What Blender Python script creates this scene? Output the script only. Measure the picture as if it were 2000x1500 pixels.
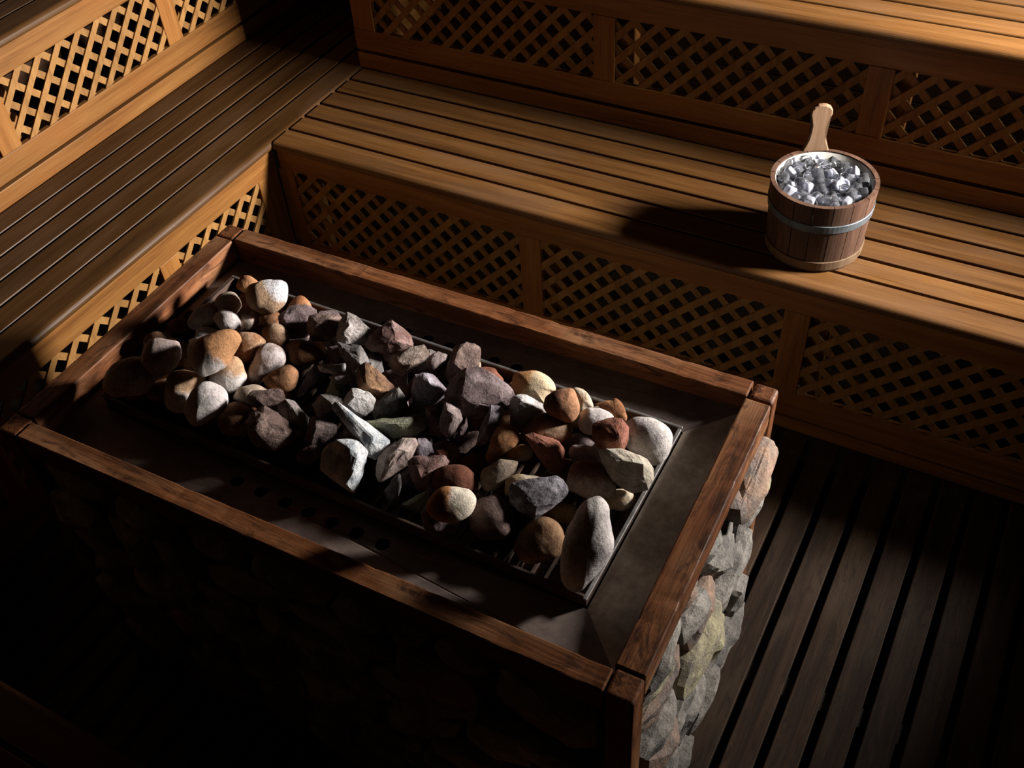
import bpy, bmesh, math, random
from mathutils import Vector, Matrix, noise

for o in list(bpy.data.objects): bpy.data.objects.remove(o, do_unlink=True)
SC = bpy.context.scene
COL = SC.collection
K = 0.8                      # all lengths below are in plank pitches x 0.1; K turns them into metres
PI = math.pi

# ------------------------------------------------------------------ camera
cam_d = bpy.data.cameras.new('camera'); cam = bpy.data.objects.new('camera', cam_d); COL.objects.link(cam)
yaw, pit, rol = -0.55197, -0.79003, -0.08247
fwd = Vector((math.sin(yaw)*math.cos(pit), math.cos(yaw)*math.cos(pit), math.sin(pit)))
rt = Vector((math.cos(yaw), -math.sin(yaw), 0)); up = rt.cross(fwd)
rt2 = math.cos(rol)*rt + math.sin(rol)*up; up2 = -math.sin(rol)*rt + math.cos(rol)*up
VIEW = Matrix((rt2, up2, -fwd)).transposed()
cam.matrix_world = Matrix.Translation(Vector((2.44529, -2.41970, 2.56813))*K) @ VIEW.to_4x4()
cam_d.sensor_width = 36; cam_d.lens = 36*2001.05645/2000; cam_d.clip_start = 0.05
SC.camera = cam

# ------------------------------------------------------------------ light and exposure
SC.view_settings.view_transform = 'Standard'; SC.view_settings.look = 'None'
SC.view_settings.gamma = 1; SC.view_settings.use_curve_mapping = False
SC.view_settings.exposure = 0.0
w = bpy.data.worlds.new('world'); SC.world = w; w.use_nodes = True
w.node_tree.nodes['Background'].inputs[0].default_value = (1.0, 0.45, 0.22, 1)
w.node_tree.nodes['Background'].inputs[1].default_value = 0.0034
ld = bpy.data.lights.new('window_daylight', 'AREA'); ld.shape = 'RECTANGLE'
ld.size = 0.54*K; ld.size_y = 0.44*K; ld.energy = 132; ld.spread = math.radians(97); ld.color = (1.0, 0.94, 0.89)
lo = bpy.data.objects.new('window_daylight', ld); COL.objects.link(lo)
lo.location = Vector((3.82, 0.78, 1.74))*K
dirv = Vector((-1.0, -0.30, -0.20))
lo.rotation_euler = dirv.to_track_quat('-Z', 'Y').to_euler()

# ------------------------------------------------------------------ material helpers
def newmat(name):
    m = bpy.data.materials.new(name); m.use_nodes = True; nt = m.node_tree
    b = nt.nodes['Principled BSDF']; return m, nt, b
def N(nt, t, **kw):
    n = nt.nodes.new(t)
    for k, v in kw.items():
        if k.startswith('i_'):
            key = k[2:]; n.inputs[int(key) if key.isdigit() else key.replace('_', ' ')].default_value = v
        else: setattr(n, k, v)
    return n
def ramp(nt, fac, stops):
    r = nt.nodes.new('ShaderNodeValToRGB'); e = r.color_ramp.elements
    while len(e) < len(stops): e.new(0.5)
    for q, (p, c) in zip(e, stops): q.position = p; q.color = (*c, 1)
    nt.links.new(fac, r.inputs[0]); return r.outputs[0]
def mix(nt, fac, a, b, mode='MIX'):
    n = nt.nodes.new('ShaderNodeMix'); n.data_type = 'RGBA'; n.blend_type = mode
    for i, v in ((0, fac), (6, a), (7, b)):
        if isinstance(v, (int, float)): n.inputs[i].default_value = v
        elif isinstance(v, tuple): n.inputs[i].default_value = (*v, 1)
        else: nt.links.new(v, n.inputs[i])
    return n.outputs[2]
def fmath(nt, op, a, b=None, clamp=False):
    n = nt.nodes.new('ShaderNodeMath'); n.operation = op; n.use_clamp = clamp
    for i, v in ((0, a), (1, b)):
        if v is None: continue
        if isinstance(v, (int, float)): n.inputs[i].default_value = v
        else: nt.links.new(v, n.inputs[i])
    return n.outputs[0]

def wood(name, cols, axis, rough=0.5, bump=0.25, var=0.35, stain=None, stain_amt=0.5, freq=1.0, spec=0.18, wear=None):
    """cols: dark, mid, light; the grain runs along axis"""
    m, nt, b = newmat(name); L = nt.links
    tc = N(nt, 'ShaderNodeTexCoord'); geo = N(nt, 'ShaderNodeNewGeometry')
    off = N(nt, 'ShaderNodeCombineXYZ')
    o1 = fmath(nt, 'MULTIPLY', geo.outputs['Random Per Island'], 7.3); o2 = fmath(nt, 'MULTIPLY', geo.outputs['Random Per Island'], 13.7)
    L.new(o1, off.inputs[0]); L.new(o2, off.inputs[1]); L.new(o1, off.inputs[2])
    add = N(nt, 'ShaderNodeVectorMath', operation='ADD'); L.new(tc.outputs['Object'], add.inputs[0]); L.new(off.outputs[0], add.inputs[1])
    def stretched(s_long, s_cross):
        mp = N(nt, 'ShaderNodeMapping'); s = [s_cross]*3; s['xyz'.index(axis)] = s_long
        mp.inputs['Scale'].default_value = s; L.new(add.outputs[0], mp.inputs[0]); return mp.outputs[0]
    n1 = N(nt, 'ShaderNodeTexNoise', i_Scale=1.0, i_Detail=5.0, i_Roughness=0.6, i_Distortion=0.6); L.new(stretched(1.6*freq, 34*freq), n1.inputs['Vector'])
    n2 = N(nt, 'ShaderNodeTexNoise', i_Scale=1.0, i_Detail=3.0, i_Roughness=0.7); L.new(stretched(9*freq, 260*freq), n2.inputs['Vector'])
    n3 = N(nt, 'ShaderNodeTexNoise', i_Scale=1.0, i_Detail=3.0); L.new(stretched(3, 9), n3.inputs['Vector'])
    s1 = fmath(nt, 'MULTIPLY', n1.outputs['Fac'], 0.65); s2 = fmath(nt, 'MULTIPLY', n2.outputs['Fac'], 0.35)
    g = fmath(nt, 'ADD', s1, s2)
    c = ramp(nt, g, [(0.34, cols[0]), (0.5, cols[1]), (0.66, cols[2])])
    if stain is not None:
        f = ramp(nt, n3.outputs['Fac'], [(0.48, (0, 0, 0)), (0.66, (1, 1, 1))])
        c = mix(nt, fmath(nt, 'MULTIPLY', f, stain_amt), c, stain)
    if wear is not None:      # scuffs and blackened scars
        n5 = N(nt, 'ShaderNodeTexNoise', i_Scale=1.0, i_Detail=6.0, i_Roughness=0.75, i_Distortion=1.0); L.new(stretched(11, 46), n5.inputs['Vector'])
        f = ramp(nt, n5.outputs['Fac'], [(0.50, (0, 0, 0)), (0.64, (1, 1, 1))])
        c = mix(nt, fmath(nt, 'MULTIPLY', f, 0.8), c, wear)
    hsv = N(nt, 'ShaderNodeHueSaturation'); L.new(c, hsv.inputs['Color'])
    v = fmath(nt, 'ADD', fmath(nt, 'MULTIPLY', geo.outputs['Random Per Island'], var), 1-var/2); L.new(v, hsv.inputs['Value'])
    L.new(hsv.outputs[0], b.inputs['Base Color'])
    b.inputs['Roughness'].default_value = rough; b.inputs['Specular IOR Level'].default_value = spec
    bp = N(nt, 'ShaderNodeBump', i_Strength=bump, i_Distance=0.002); L.new(g, bp.inputs['Height']); L.new(bp.outputs[0], b.inputs['Normal'])
    return m

BW = ((0.105, 0.039, 0.0085), (0.190, 0.080, 0.0195), (0.255, 0.120, 0.034))
SW = ((0.052, 0.021, 0.0060), (0.098, 0.043, 0.0120), (0.140, 0.066, 0.021))
RW = ((0.045, 0.015, 0.006), (0.145, 0.052, 0.019), (0.27, 0.108, 0.042))
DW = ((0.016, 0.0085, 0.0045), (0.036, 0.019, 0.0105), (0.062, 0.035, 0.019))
M = {}
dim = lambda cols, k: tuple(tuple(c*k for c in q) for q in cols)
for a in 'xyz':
    M['bench_'+a] = wood('sauna_wood_'+a, dim(BW, 0.72) if a == 'y' else BW, a, 0.45, 0.2, 0.22, (0.17, 0.055, 0.012), 0.35)  # y boards, mostly the left benches, darkened in place of light falloff
    M['seat_'+a] = wood('seat_wood_'+a, dim(SW, 0.48) if a == 'y' else SW, a, 0.42, 0.25, 0.25, (0.10, 0.055, 0.03), 0.4)  # left seats: the dimmer light there is put into the wood colour
    M['rail_'+a] = wood('charred_rail_wood_'+a, RW, a, 0.5, 0.9, 0.12, (0.38, 0.21, 0.11), 0.5, wear=(0.026, 0.011, 0.007))
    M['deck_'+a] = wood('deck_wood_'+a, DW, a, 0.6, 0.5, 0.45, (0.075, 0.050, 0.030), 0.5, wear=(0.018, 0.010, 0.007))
M['lattice'] = wood('lattice_wood', ((0.13, 0.058, 0.016), (0.20, 0.098, 0.028), (0.25, 0.132, 0.044)), 'z', 0.6, 0.2, 0.3)
M['wall_x'] = wood('dark_wall_boards_x', ((0.03, 0.014, 0.007), (0.06, 0.028, 0.013), (0.09, 0.042, 0.02)), 'x')  # both wall woods: out of view, made dark to cut bounced light
M['wall_y'] = wood('dark_wall_boards_y', ((0.03, 0.014, 0.007), (0.06, 0.028, 0.013), (0.09, 0.042, 0.02)), 'y')
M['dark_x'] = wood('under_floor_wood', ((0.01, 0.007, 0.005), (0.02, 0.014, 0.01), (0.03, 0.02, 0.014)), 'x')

def metal(name, c1, c2, rough, metallic=0.85, scale=9.0, bump=0.15):
    m, nt, b = newmat(name); L = nt.links
    tc = N(nt, 'ShaderNodeTexCoord'); n1 = N(nt, 'ShaderNodeTexNoise', i_Scale=scale, i_Detail=8.0, i_Roughness=0.7); L.new(tc.outputs['Object'], n1.inputs['Vector'])
    n2 = N(nt, 'ShaderNodeTexNoise', i_Scale=scale*6, i_Detail=5.0, i_Roughness=0.7); L.new(tc.outputs['Object'], n2.inputs['Vector'])
    f = fmath(nt, 'ADD', fmath(nt, 'MULTIPLY', n1.outputs['Fac'], 0.65), fmath(nt, 'MULTIPLY', n2.outputs['Fac'], 0.35))
    c = ramp(nt, f, [(0.38, c1), (0.62, c2)]); L.new(c, b.inputs['Base Color'])
    b.inputs['Metallic'].default_value = metallic; b.inputs['Roughness'].default_value = rough
    bp = N(nt, 'ShaderNodeBump', i_Strength=bump, i_Distance=0.002); L.new(f, bp.inputs['Height']); L.new(bp.outputs[0], b.inputs['Normal'])
    return m
M['sheet'] = metal('stained_sheet_steel', (0.22, 0.175, 0.135), (0.56, 0.47, 0.37), 0.6, 0.0, 9.0)
M['sheet_shaded'] = metal('shaded_sheet_steel', (0.075, 0.050, 0.042), (0.170, 0.125, 0.105), 0.65, 0.0, 9.0)  # darker copy of the sheet steel: shade on front, back and left painted in
M['rim'] = metal('bare_steel_rim', (0.16, 0.15, 0.14), (0.42, 0.41, 0.40), 0.42, 0.7, 20.0)
M['soot'] = metal('sooty_steel', (0.035, 0.02, 0.015), (0.10, 0.055, 0.035), 0.75, 0.2, 16.0)
M['hoop'] = metal('grey_blue_hoop_steel', (0.055, 0.065, 0.07), (0.13, 0.15, 0.165), 0.5, 0.5, 40.0)

# stones -----------------------------------------------------------
def stone_mat(name, c1, c2, lo_=0.45, hi=0.6, scale=26.0, bump=0.5, split=None, speck=0.5, fine=240.0, rough=0.9):
    m, nt, b = newmat(name); L = nt.links
    tc = N(nt, 'ShaderNodeTexCoord'); oi = N(nt, 'ShaderNodeObjectInfo')
    add = N(nt, 'ShaderNodeVectorMath', operation='ADD'); L.new(tc.outputs['Object'], add.inputs[0])
    cx = N(nt, 'ShaderNodeCombineXYZ'); L.new(fmath(nt, 'MULTIPLY', oi.outputs['Random'], 9.0), cx.inputs[0]); L.new(cx.outputs[0], add.inputs[1])
    n1 = N(nt, 'ShaderNodeTexNoise', i_Scale=scale, i_Detail=4.0, i_Roughness=0.6); L.new(add.outputs[0], n1.inputs['Vector'])
    f = n1.outputs['Fac']
    if split:
        d = N(nt, 'ShaderNodeVectorMath', operation='DOT_PRODUCT'); L.new(tc.outputs['Object'], d.inputs[0]); d.inputs[1].default_value = (split[0]*12, split[1]*12, 0)
        f = fmath(nt, 'ADD', fmath(nt, 'ADD', fmath(nt, 'MULTIPLY', f, 0.6), d.outputs['Value']), 0.2+split[2])
    c = ramp(nt, f, [(lo_, c1), (hi, c2)])
    n2 = N(nt, 'ShaderNodeTexNoise', i_Scale=fine, i_Detail=4.0, i_Roughness=0.8); L.new(add.outputs[0], n2.inputs['Vector'])
    n3 = N(nt, 'ShaderNodeTexNoise', i_Scale=fine*0.22, i_Detail=5.0, i_Roughness=0.7); L.new(add.outputs[0], n3.inputs['Vector'])
    dark = ramp(nt, n2.outputs['Fac'], [(0.30, (1-speck,)*3), (0.58, (1, 1, 1))])
    c = mix(nt, 1.0, c, dark, 'MULTIPLY')
    dk2 = ramp(nt, n3.outputs['Fac'], [(0.30, (0.72,)*3), (0.6, (1.08,)*3)])
    c = mix(nt, 1.0, c, dk2, 'MULTIPLY')
    L.new(c, b.inputs['Base Color']); b.inputs['Roughness'].default_value = rough; b.inputs['Specular IOR Level'].default_value = 0.25
    h = fmath(nt, 'ADD', n3.outputs['Fac'], fmath(nt, 'MULTIPLY', n2.outputs['Fac'], 0.4))
    bp = N(nt, 'ShaderNodeBump', i_Strength=bump, i_Distance=0.005); L.new(h, bp.inputs['Height']); L.new(bp.outputs[0], b.inputs['Normal'])
    return m
W_ = (0.62, 0.57, 0.54); Wg = (0.50, 0.45, 0.44); OR = (0.36, 0.15, 0.06); BR = (0.22, 0.105, 0.055); CR = (0.60, 0.46, 0.30)
SM = {
 'whitepebble': (Wg, W_, {}), 'whitegrey': (Wg, W_, {}), 'whiteorange': (W_, (0.46, 0.29, 0.17), dict(split=(0, 1.0, 0.02))),
 'twotone': (W_, (0.40, 0.20, 0.09), dict(split=(0.75, 0.75, 0.05))), 'beige': ((0.42, 0.33, 0.25), (0.55, 0.47, 0.38), {}),
 'beigepink': ((0.30, 0.16, 0.10), (0.55, 0.44, 0.37), {}), 'bluewhite': ((0.429, 0.468, 0.494), (0.75, 0.75, 0.75), dict(bump=0.9)),
 'brightoval': ((0.40, 0.17, 0.06), (0.66, 0.58, 0.47), dict(split=(1.1, 0, 0.0))), 'brownbeige': (BR, (0.37, 0.245, 0.16), {}),
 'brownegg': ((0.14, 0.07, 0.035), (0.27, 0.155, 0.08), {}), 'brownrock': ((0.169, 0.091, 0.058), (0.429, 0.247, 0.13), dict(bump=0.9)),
 'browntop': ((0.55, 0.44, 0.35), (0.27, 0.12, 0.08), dict(split=(0, 0.9, -0.02))), 'charcoal': ((0.13, 0.117, 0.13), (0.416, 0.39, 0.429), dict(bump=1.0, speck=0.6)),
 'cream': ((0.50, 0.36, 0.21), (0.62, 0.52, 0.40), {}), 'creamrock': ((0.48, 0.42, 0.33), (0.62, 0.57, 0.47), {}),
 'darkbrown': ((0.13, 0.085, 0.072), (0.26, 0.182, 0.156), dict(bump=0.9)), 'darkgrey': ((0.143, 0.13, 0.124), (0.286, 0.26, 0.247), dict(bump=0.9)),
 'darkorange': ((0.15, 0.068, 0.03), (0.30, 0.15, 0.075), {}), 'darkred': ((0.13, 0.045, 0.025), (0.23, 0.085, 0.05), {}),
 'greenwhite': ((0.325, 0.338, 0.234), (0.75, 0.75, 0.598), dict(bump=0.9)), 'grey': ((0.286, 0.247, 0.234), (0.494, 0.442, 0.416), dict(bump=0.9, speck=0.6)),
 'greybeige': ((0.26, 0.20, 0.15), (0.38, 0.31, 0.24), {}), 'greybrown': ((0.221, 0.163, 0.13), (0.442, 0.351, 0.299), dict(bump=0.9, speck=0.5)),
 'greypink': ((0.33, 0.25, 0.22), (0.52, 0.45, 0.44), {}), 'greypinkrock': ((0.206, 0.155, 0.145), (0.374, 0.298, 0.289), dict(bump=0.9, speck=0.5)),
 'mauve': ((0.364, 0.286, 0.286), (0.572, 0.481, 0.481), dict(bump=1.0, speck=0.5)), 'mauvepebble': ((0.14, 0.09, 0.08), (0.20, 0.135, 0.12), {}),
 'olive': ((0.208, 0.208, 0.156), (0.416, 0.429, 0.286), dict(bump=0.9)), 'olivepebble': ((0.22, 0.15, 0.06), (0.32, 0.23, 0.11), {}),
 'orange': ((0.25, 0.10, 0.04), (0.42, 0.21, 0.10), {}), 'orangebeige': ((0.27, 0.125, 0.06), (0.46, 0.30, 0.19), {}),
 'orangecream': ((0.50, 0.25, 0.10), (0.66, 0.52, 0.34), dict(split=(0.9, -0.3, 0.03))), 'palegrey': ((0.468, 0.442, 0.429), (0.715, 0.689, 0.663), dict(bump=0.9, speck=0.5)),
 'pinkgrey': ((0.39, 0.286, 0.26), (0.546, 0.442, 0.39), {}), 'purple': ((0.215, 0.178, 0.197), (0.393, 0.356, 0.404), dict(bump=0.9, speck=0.5)),
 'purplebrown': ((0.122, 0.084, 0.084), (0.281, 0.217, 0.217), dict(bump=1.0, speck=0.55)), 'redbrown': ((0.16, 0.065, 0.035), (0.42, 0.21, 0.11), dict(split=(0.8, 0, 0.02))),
 'redgrey': ((0.187, 0.099, 0.084), (0.318, 0.212, 0.192), dict(bump=0.9)), 'redrock': ((0.24, 0.09, 0.055), (0.36, 0.15, 0.105), {}),
 'sandy': ((0.40, 0.26, 0.16), (0.66, 0.64, 0.66), dict(split=(0.75, 0.75, -0.14), speck=0.6, bump=1.0)),
}
def smat(key):
    k = 'stone_'+key
    if k not in M:
        c1, c2, kw = SM[key]; M[k] = stone_mat(k, c1, c2, **kw)
    return M[k]
M['slate'] = stone_mat('slate_cladding', (0.20, 0.185, 0.17), (0.42, 0.385, 0.34), 0.4, 0.62, 14.0, 1.0, speck=0.4)
M['slate_warm'] = stone_mat('pinkish_slate_cladding', (0.24, 0.20, 0.175), (0.42, 0.28, 0.20), 0.42, 0.62, 16.0, 1.0, speck=0.4)
M['slate_yellow'] = stone_mat('yellowish_slate_cladding', (0.27, 0.245, 0.20), (0.48, 0.43, 0.27), 0.42, 0.62, 16.0, 1.0, speck=0.4)
M['mortar'] = stone_mat('dark_mortar', (0.05, 0.045, 0.035), (0.10, 0.09, 0.07), 0.4, 0.6, 20.0, 1.0)

# ------------------------------------------------------------------ object helpers
WL = {}          # world position of every object made so far
def fin(name, bm, mat, parent=None, origin=(0, 0, 0), smooth=False, scale=True):
    me = bpy.data.meshes.new(name); org = Vector(origin)*K if scale else Vector(origin)
    bmesh.ops.recalc_face_normals(bm, faces=bm.faces[:])
    if scale: bmesh.ops.scale(bm, vec=(K, K, K), verts=bm.verts[:])
    bmesh.ops.translate(bm, vec=-org, verts=bm.verts[:])
    bm.to_mesh(me); bm.free()
    for m_ in (mat if isinstance(mat, list) else [mat]): me.materials.append(m_)
    if smooth:
        for p in me.polygons: p.use_smooth = True
    o = bpy.data.objects.new(name, me); COL.objects.link(o)
    if parent is not None:
        o.parent = parent; o.location = org - WL[parent.name]
    else: o.location = org
    WL[o.name] = org.copy()
    return o
def tag(o, label=None, cat=None, group=None, kind=None):
    if label: o['label'] = label
    if cat: o['category'] = cat
    if group: o['group'] = group
    if kind: o['kind'] = kind
    return o
def empty(name, loc, label, cat, group=None):
    o = bpy.data.objects.new(name, None); o.empty_display_size = 0.1; COL.objects.link(o)
    o.location = Vector(loc)*K; WL[o.name] = Vector(loc)*K; return tag(o, label, cat, group)
I3 = lambda x, y, z: (x, y, z)
def hexa(bm, P, bevel=0.0, seg=2):
    """P: 8 corners, order 000 100 110 010 001 101 111 011"""
    vs = [bm.verts.new(p) for p in P]
    fs = [bm.faces.new([vs[i] for i in f]) for f in ((0, 3, 2, 1), (4, 5, 6, 7), (0, 1, 5, 4), (1, 2, 6, 5), (2, 3, 7, 6), (3, 0, 4, 7))]
    if bevel > 0:
        es = list({e for f in fs for e in f.edges})
        bmesh.ops.bevel(bm, geom=es, offset=bevel, segments=seg, affect='EDGES', profile=0.5)
def box(bm, u0, u1, v0, v1, z0, z1, T=I3, bevel=0.0, seg=2):
    hexa(bm, [T(*p) for p in ((u0, v0, z0), (u1, v0, z0), (u1, v1, z0), (u0, v1, z0), (u0, v0, z1), (u1, v0, z1), (u1, v1, z1), (u0, v1, z1))], bevel, seg)
def prism(bm, prof, u0, u1, T=I3):
    """prof: list of (v, z), extruded from u0 to u1"""
    a = [bm.verts.new(T(u0, v, z)) for v, z in prof]; b = [bm.verts.new(T(u1, v, z)) for v, z in prof]
    n = len(prof)
    bm.faces.new(a[::-1]); bm.faces.new(b)
    for i in range(n): bm.faces.new((a[i], a[(i+1) % n], b[(i+1) % n], b[i]))
def clip(poly, axis, val, keep):
    out = []; n = len(poly)
    for i in range(n):
        a, b = poly[i], poly[(i+1) % n]; ia, ib = (a[axis]-val)*keep >= 0, (b[axis]-val)*keep >= 0
        if ia: out.append(a)
        if ia != ib:
            t = (val-a[axis])/(b[axis]-a[axis]); out.append((a[0]+t*(b[0]-a[0]), a[1]+t*(b[1]-a[1])))
    return out
def slat_layer(bm, u0, u1, z0, z1, v0, v1, pitch, phase, sgn, wid, T):
    """45 degree slats between u0..u1 and z0..z1; phase = u where one slat's centre meets z0"""
    H = z1-z0; hw = wid/2*math.sqrt(2)
    k0 = int(math.floor((u0-H-phase)/pitch))-2; k1 = int(math.ceil((u1+H-phase)/pitch))+2
    for k in range(k0, k1+1):
        c = phase+k*pitch
        P = [(c-hw, z0), (c+hw, z0), (c+hw+sgn*H, z1), (c-hw+sgn*H, z1)]
        for ax, val, kp in ((0, u0, 1), (0, u1, -1)):
            if P: P = clip(P, ax, val, kp)
        if len(P) < 3: continue
        # drop slivers
        A = abs(sum(P[i][0]*P[(i+1) % len(P)][1]-P[(i+1) % len(P)][0]*P[i][1] for i in range(len(P))))/2
        if A < 2e-5: continue
        a = [bm.verts.new(T(u, v0, z)) for u, z in P]; b = [bm.verts.new(T(u, v1, z)) for u, z in P]; n = len(P)
        bm.faces.new(a); bm.faces.new(b[::-1])
        for i in range(n): bm.faces.new((a[i], b[i], b[(i+1) % n], a[(i+1) % n]))

# ------------------------------------------------------------------ benches
h = 0.56832; yr = 0.591; ZF = -0.054; RISE = 0.52; PITCH = 0.1
def nosing_profile(v0, v1, zt, th):
    r = 0.018; P = [(v1, zt-0.030), (v1, zt)]
    for i in range(7):
        a = PI/2 + i*(PI/2)/6; P.append((v0+r+r*math.cos(a), zt-r+r*math.sin(a)))
    for i in range(4):
        a = PI + i*(PI/2)/3; P.append((v0+0.008+0.008*math.cos(a), zt-th+0.008+0.008*math.sin(a)))
    return P
def make_bench(T, org, axis, u0, u1, v_front, v_back, zt, first_gap, face, name, label, group, panels, phase, pitch, seat_u1=None):
    """face: dict of z levels; panels: stile spans (a, b) along u"""
    root = empty(name, org, label, 'bench', group); s1 = u1 if seat_u1 is None else seat_u1
    gap = 0.013
    # seat: the slats behind the nosing board
    bm = bmesh.new(); k = 0
    while True:
        a = v_front+first_gap+k*PITCH+gap/2; b = a+PITCH-gap
        if a > v_back-0.01: break
        box(bm, u0, s1, a, min(b, v_back), zt-0.028, zt, T, 0.0035); k += 1
    fin('seat', bm, M['seat_'+axis], root, org)
    bm = bmesh.new(); prism(bm, nosing_profile(v_front-0.012, v_front+first_gap-gap/2, zt, 0.030), u0, s1, T)
    fin('nosing', bm, M['seat_'+axis], root, org, smooth=False)
    th = 0.022; f = face; vf = v_front+f['set']
    def board(nm, a, b, z0, z1, mat, dv=0.0, t=th):
        bm = bmesh.new(); box(bm, a, b, vf+dv, vf+dv+t, z0, z1, T, 0.0025); return fin(nm, bm, mat, root, org)
    board('top_rail', u0, u1, f['lt'], f['top'], M['bench_'+axis])
    board('bottom_rail', u0, u1, f['rb'], f['lb'], M['bench_'+axis])
    board('kick_board', u0, u1, f['k0'], f['k1'], M['bench_'+axis])
    # shadowed backing behind the gap
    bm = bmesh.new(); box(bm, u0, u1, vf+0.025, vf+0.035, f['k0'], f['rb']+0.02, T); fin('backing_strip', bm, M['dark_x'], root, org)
    for a, b in panels:
        board('stile', a, b, f['lb']+0.0005, f['lt']-0.0005, M['bench_z'])
        if b-a > 0.05 and b+0.04 < u1: board('support_post', a+0.03, b+0.055, f['k0'], f['top'], M['bench_z'], 0.045, 0.05)
    spans = [(panels[i][1], panels[i+1][0]) for i in range(len(panels)-1)]
    for a, b in spans:
        bm = bmesh.new()
        slat_layer(bm, a, b, f['lb'], f['lt'], vf+0.004, vf+0.011, pitch, phase, 1, 0.0240, T)
        slat_layer(bm, a, b, f['lb'], f['lt'], vf+0.0112, vf+0.018, pitch, phase+0.02, -1, 0.0240, T)
        fin('lattice_panel', bm, M['lattice'], root, org)
    return root
LOW = dict(set=0.0, lt=0.452, top=0.538, rb=0.008, lb=0.114, k0=ZF, k1=-0.004)
UPR = dict(set=0.0, lt=h+0.4027, top=h+0.494, rb=h+0.079, lb=h+0.164, k0=h, k1=h+0.066)
TR = I3
TL = lambda u, v, z: (-v, u, z)
XE = 3.69; YB = 1.2; YF = -3.0; XL = -1.2
G = 'slatted benches with lattice fronts around the sauna'
sp = lambda s, w_, p, a, b: sorted([(s+w_*0+k*p, s+k*p+w_) for k in range(-6, 7) if s+k*p >= a and s+k*p+w_ <= b])
st = [(0.003, 0.072)] + sp(1.0295, 0.081, 0.9244, 0.5, XE-0.1) + [(XE-0.08, XE)]
make_bench(TR, (0, 0, ZF), 'x', 0.016, XE, 0.0, yr, h, 0.0929, LOW, 'lower_bench', 'lower slatted bench under the ice bucket, with lattice front facing the stove', G, st, 2.118, 0.0880)
st = [(0.003, 0.100)] + sp(1.0328, 0.081, 0.9244, 0.5, XE-0.1) + [(XE-0.08, XE)]
ub = make_bench(TR, (0, yr, h), 'x', 0.0, XE, yr, YB, h+RISE, 0.0929, UPR, 'upper_bench', 'upper slatted bench at the top right, behind and above the ice bucket', G, st, 1.392, 0.0888)
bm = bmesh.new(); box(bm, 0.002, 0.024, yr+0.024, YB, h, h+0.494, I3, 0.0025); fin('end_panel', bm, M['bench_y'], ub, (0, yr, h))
st = [(YF, YF+0.08), (-1.493, -1.412), (-0.651, -0.565), (-0.112, -0.004)]
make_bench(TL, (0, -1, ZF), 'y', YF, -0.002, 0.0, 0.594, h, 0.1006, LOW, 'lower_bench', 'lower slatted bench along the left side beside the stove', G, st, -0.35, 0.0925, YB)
st = [(YF, YF+0.08), (-1.493, -1.412), (-0.651, -0.565), (0.191, 0.272), (YB-0.08, YB)]
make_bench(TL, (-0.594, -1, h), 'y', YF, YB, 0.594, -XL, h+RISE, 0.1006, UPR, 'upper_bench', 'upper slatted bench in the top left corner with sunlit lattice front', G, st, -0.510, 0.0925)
TFR = lambda u, v, z: (u, -2.03-v, z)
st = [(0.003, 0.08)] + [(0.9, 0.98), (1.8, 1.88), (2.7, 2.78), (3.32, 3.4)]
make_bench(TFR, (0, -2.03, ZF), 'x', 0.016, 3.4, 0.0, 0.6, 0.570, 0.0929, LOW, 'lower_bench', 'slatted bench in deep shadow at the bottom left, in front of the stove', G, st, 0.0, 0.09)

# ------------------------------------------------------------------ floor and walls
bm = bmesh.new(); x = 2.222-0.103*22
while x < XE:
    x0 = max(x+0.0115, 0.02); x1 = min(x+0.0915, XE)
    if x1-x0 > 0.02:
        box(bm, x0, x1, YF, -0.004, ZF-0.028, ZF, I3, 0.003)
    x += 0.103
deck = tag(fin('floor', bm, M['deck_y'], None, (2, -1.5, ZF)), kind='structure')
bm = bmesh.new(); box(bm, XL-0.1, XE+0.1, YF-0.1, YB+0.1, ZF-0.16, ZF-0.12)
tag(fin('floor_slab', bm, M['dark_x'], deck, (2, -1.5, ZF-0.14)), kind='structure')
bm = bmesh.new()
for yy in (-2.7, -2.1, -1.5, -0.9, -0.3): box(bm, 0.02, XE, yy-0.03, yy+0.03, ZF-0.12, ZF-0.029)
tag(fin('floor_joist', bm, M['dark_x'], deck, (2, -1.5, ZF-0.1)), kind='structure')
def cladding(name, T, u0, u1, z0, z1, hole=None):
    bm = bmesh.new(); z = z0
    while z < z1-0.01:
        b = min(z+0.115, z1)
        if hole and b > hole[2] and z < hole[3]:
            for a_, b_ in ((u0, hole[0]), (hole[1], u1)): box(bm, a_, b_, 0, 0.02, z, b-0.003, T, 0.003)
        else: box(bm, u0, u1, 0, 0.02, z, b-0.003, T, 0.003)
        z += 0.115
    box(bm, u0, u1 if not hole else hole[0], 0.021, 0.05, z0, z1, T)
    if hole:
        box(bm, hole[1], u1, 0.021, 0.05, z0, z1, T)
        box(bm, hole[0], hole[1], 0.021, 0.05, z0, hole[2], T); box(bm, hole[0], hole[1], 0.021, 0.05, hole[3], z1, T)
    return tag(fin(name, bm, M['wall_x' if 'back' in name else 'wall_y'], None, T((u0+u1)/2, 0, z0)), kind='structure')
cladding('wall_back', lambda u, v, z: (u, YB+v, z), XL, XE, ZF-0.1, 2.9)
cladding('wall_left', lambda u, v, z: (XL-v, u, z), YF, YB, ZF-0.1, 2.9)
WIN = (0.48, 1.08, 1.49, 1.99)
cladding('wall_right', lambda u, v, z: (XE+v, u, z), YF, YB, ZF-0.1, 2.9, WIN)
bm = bmesh.new()
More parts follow.
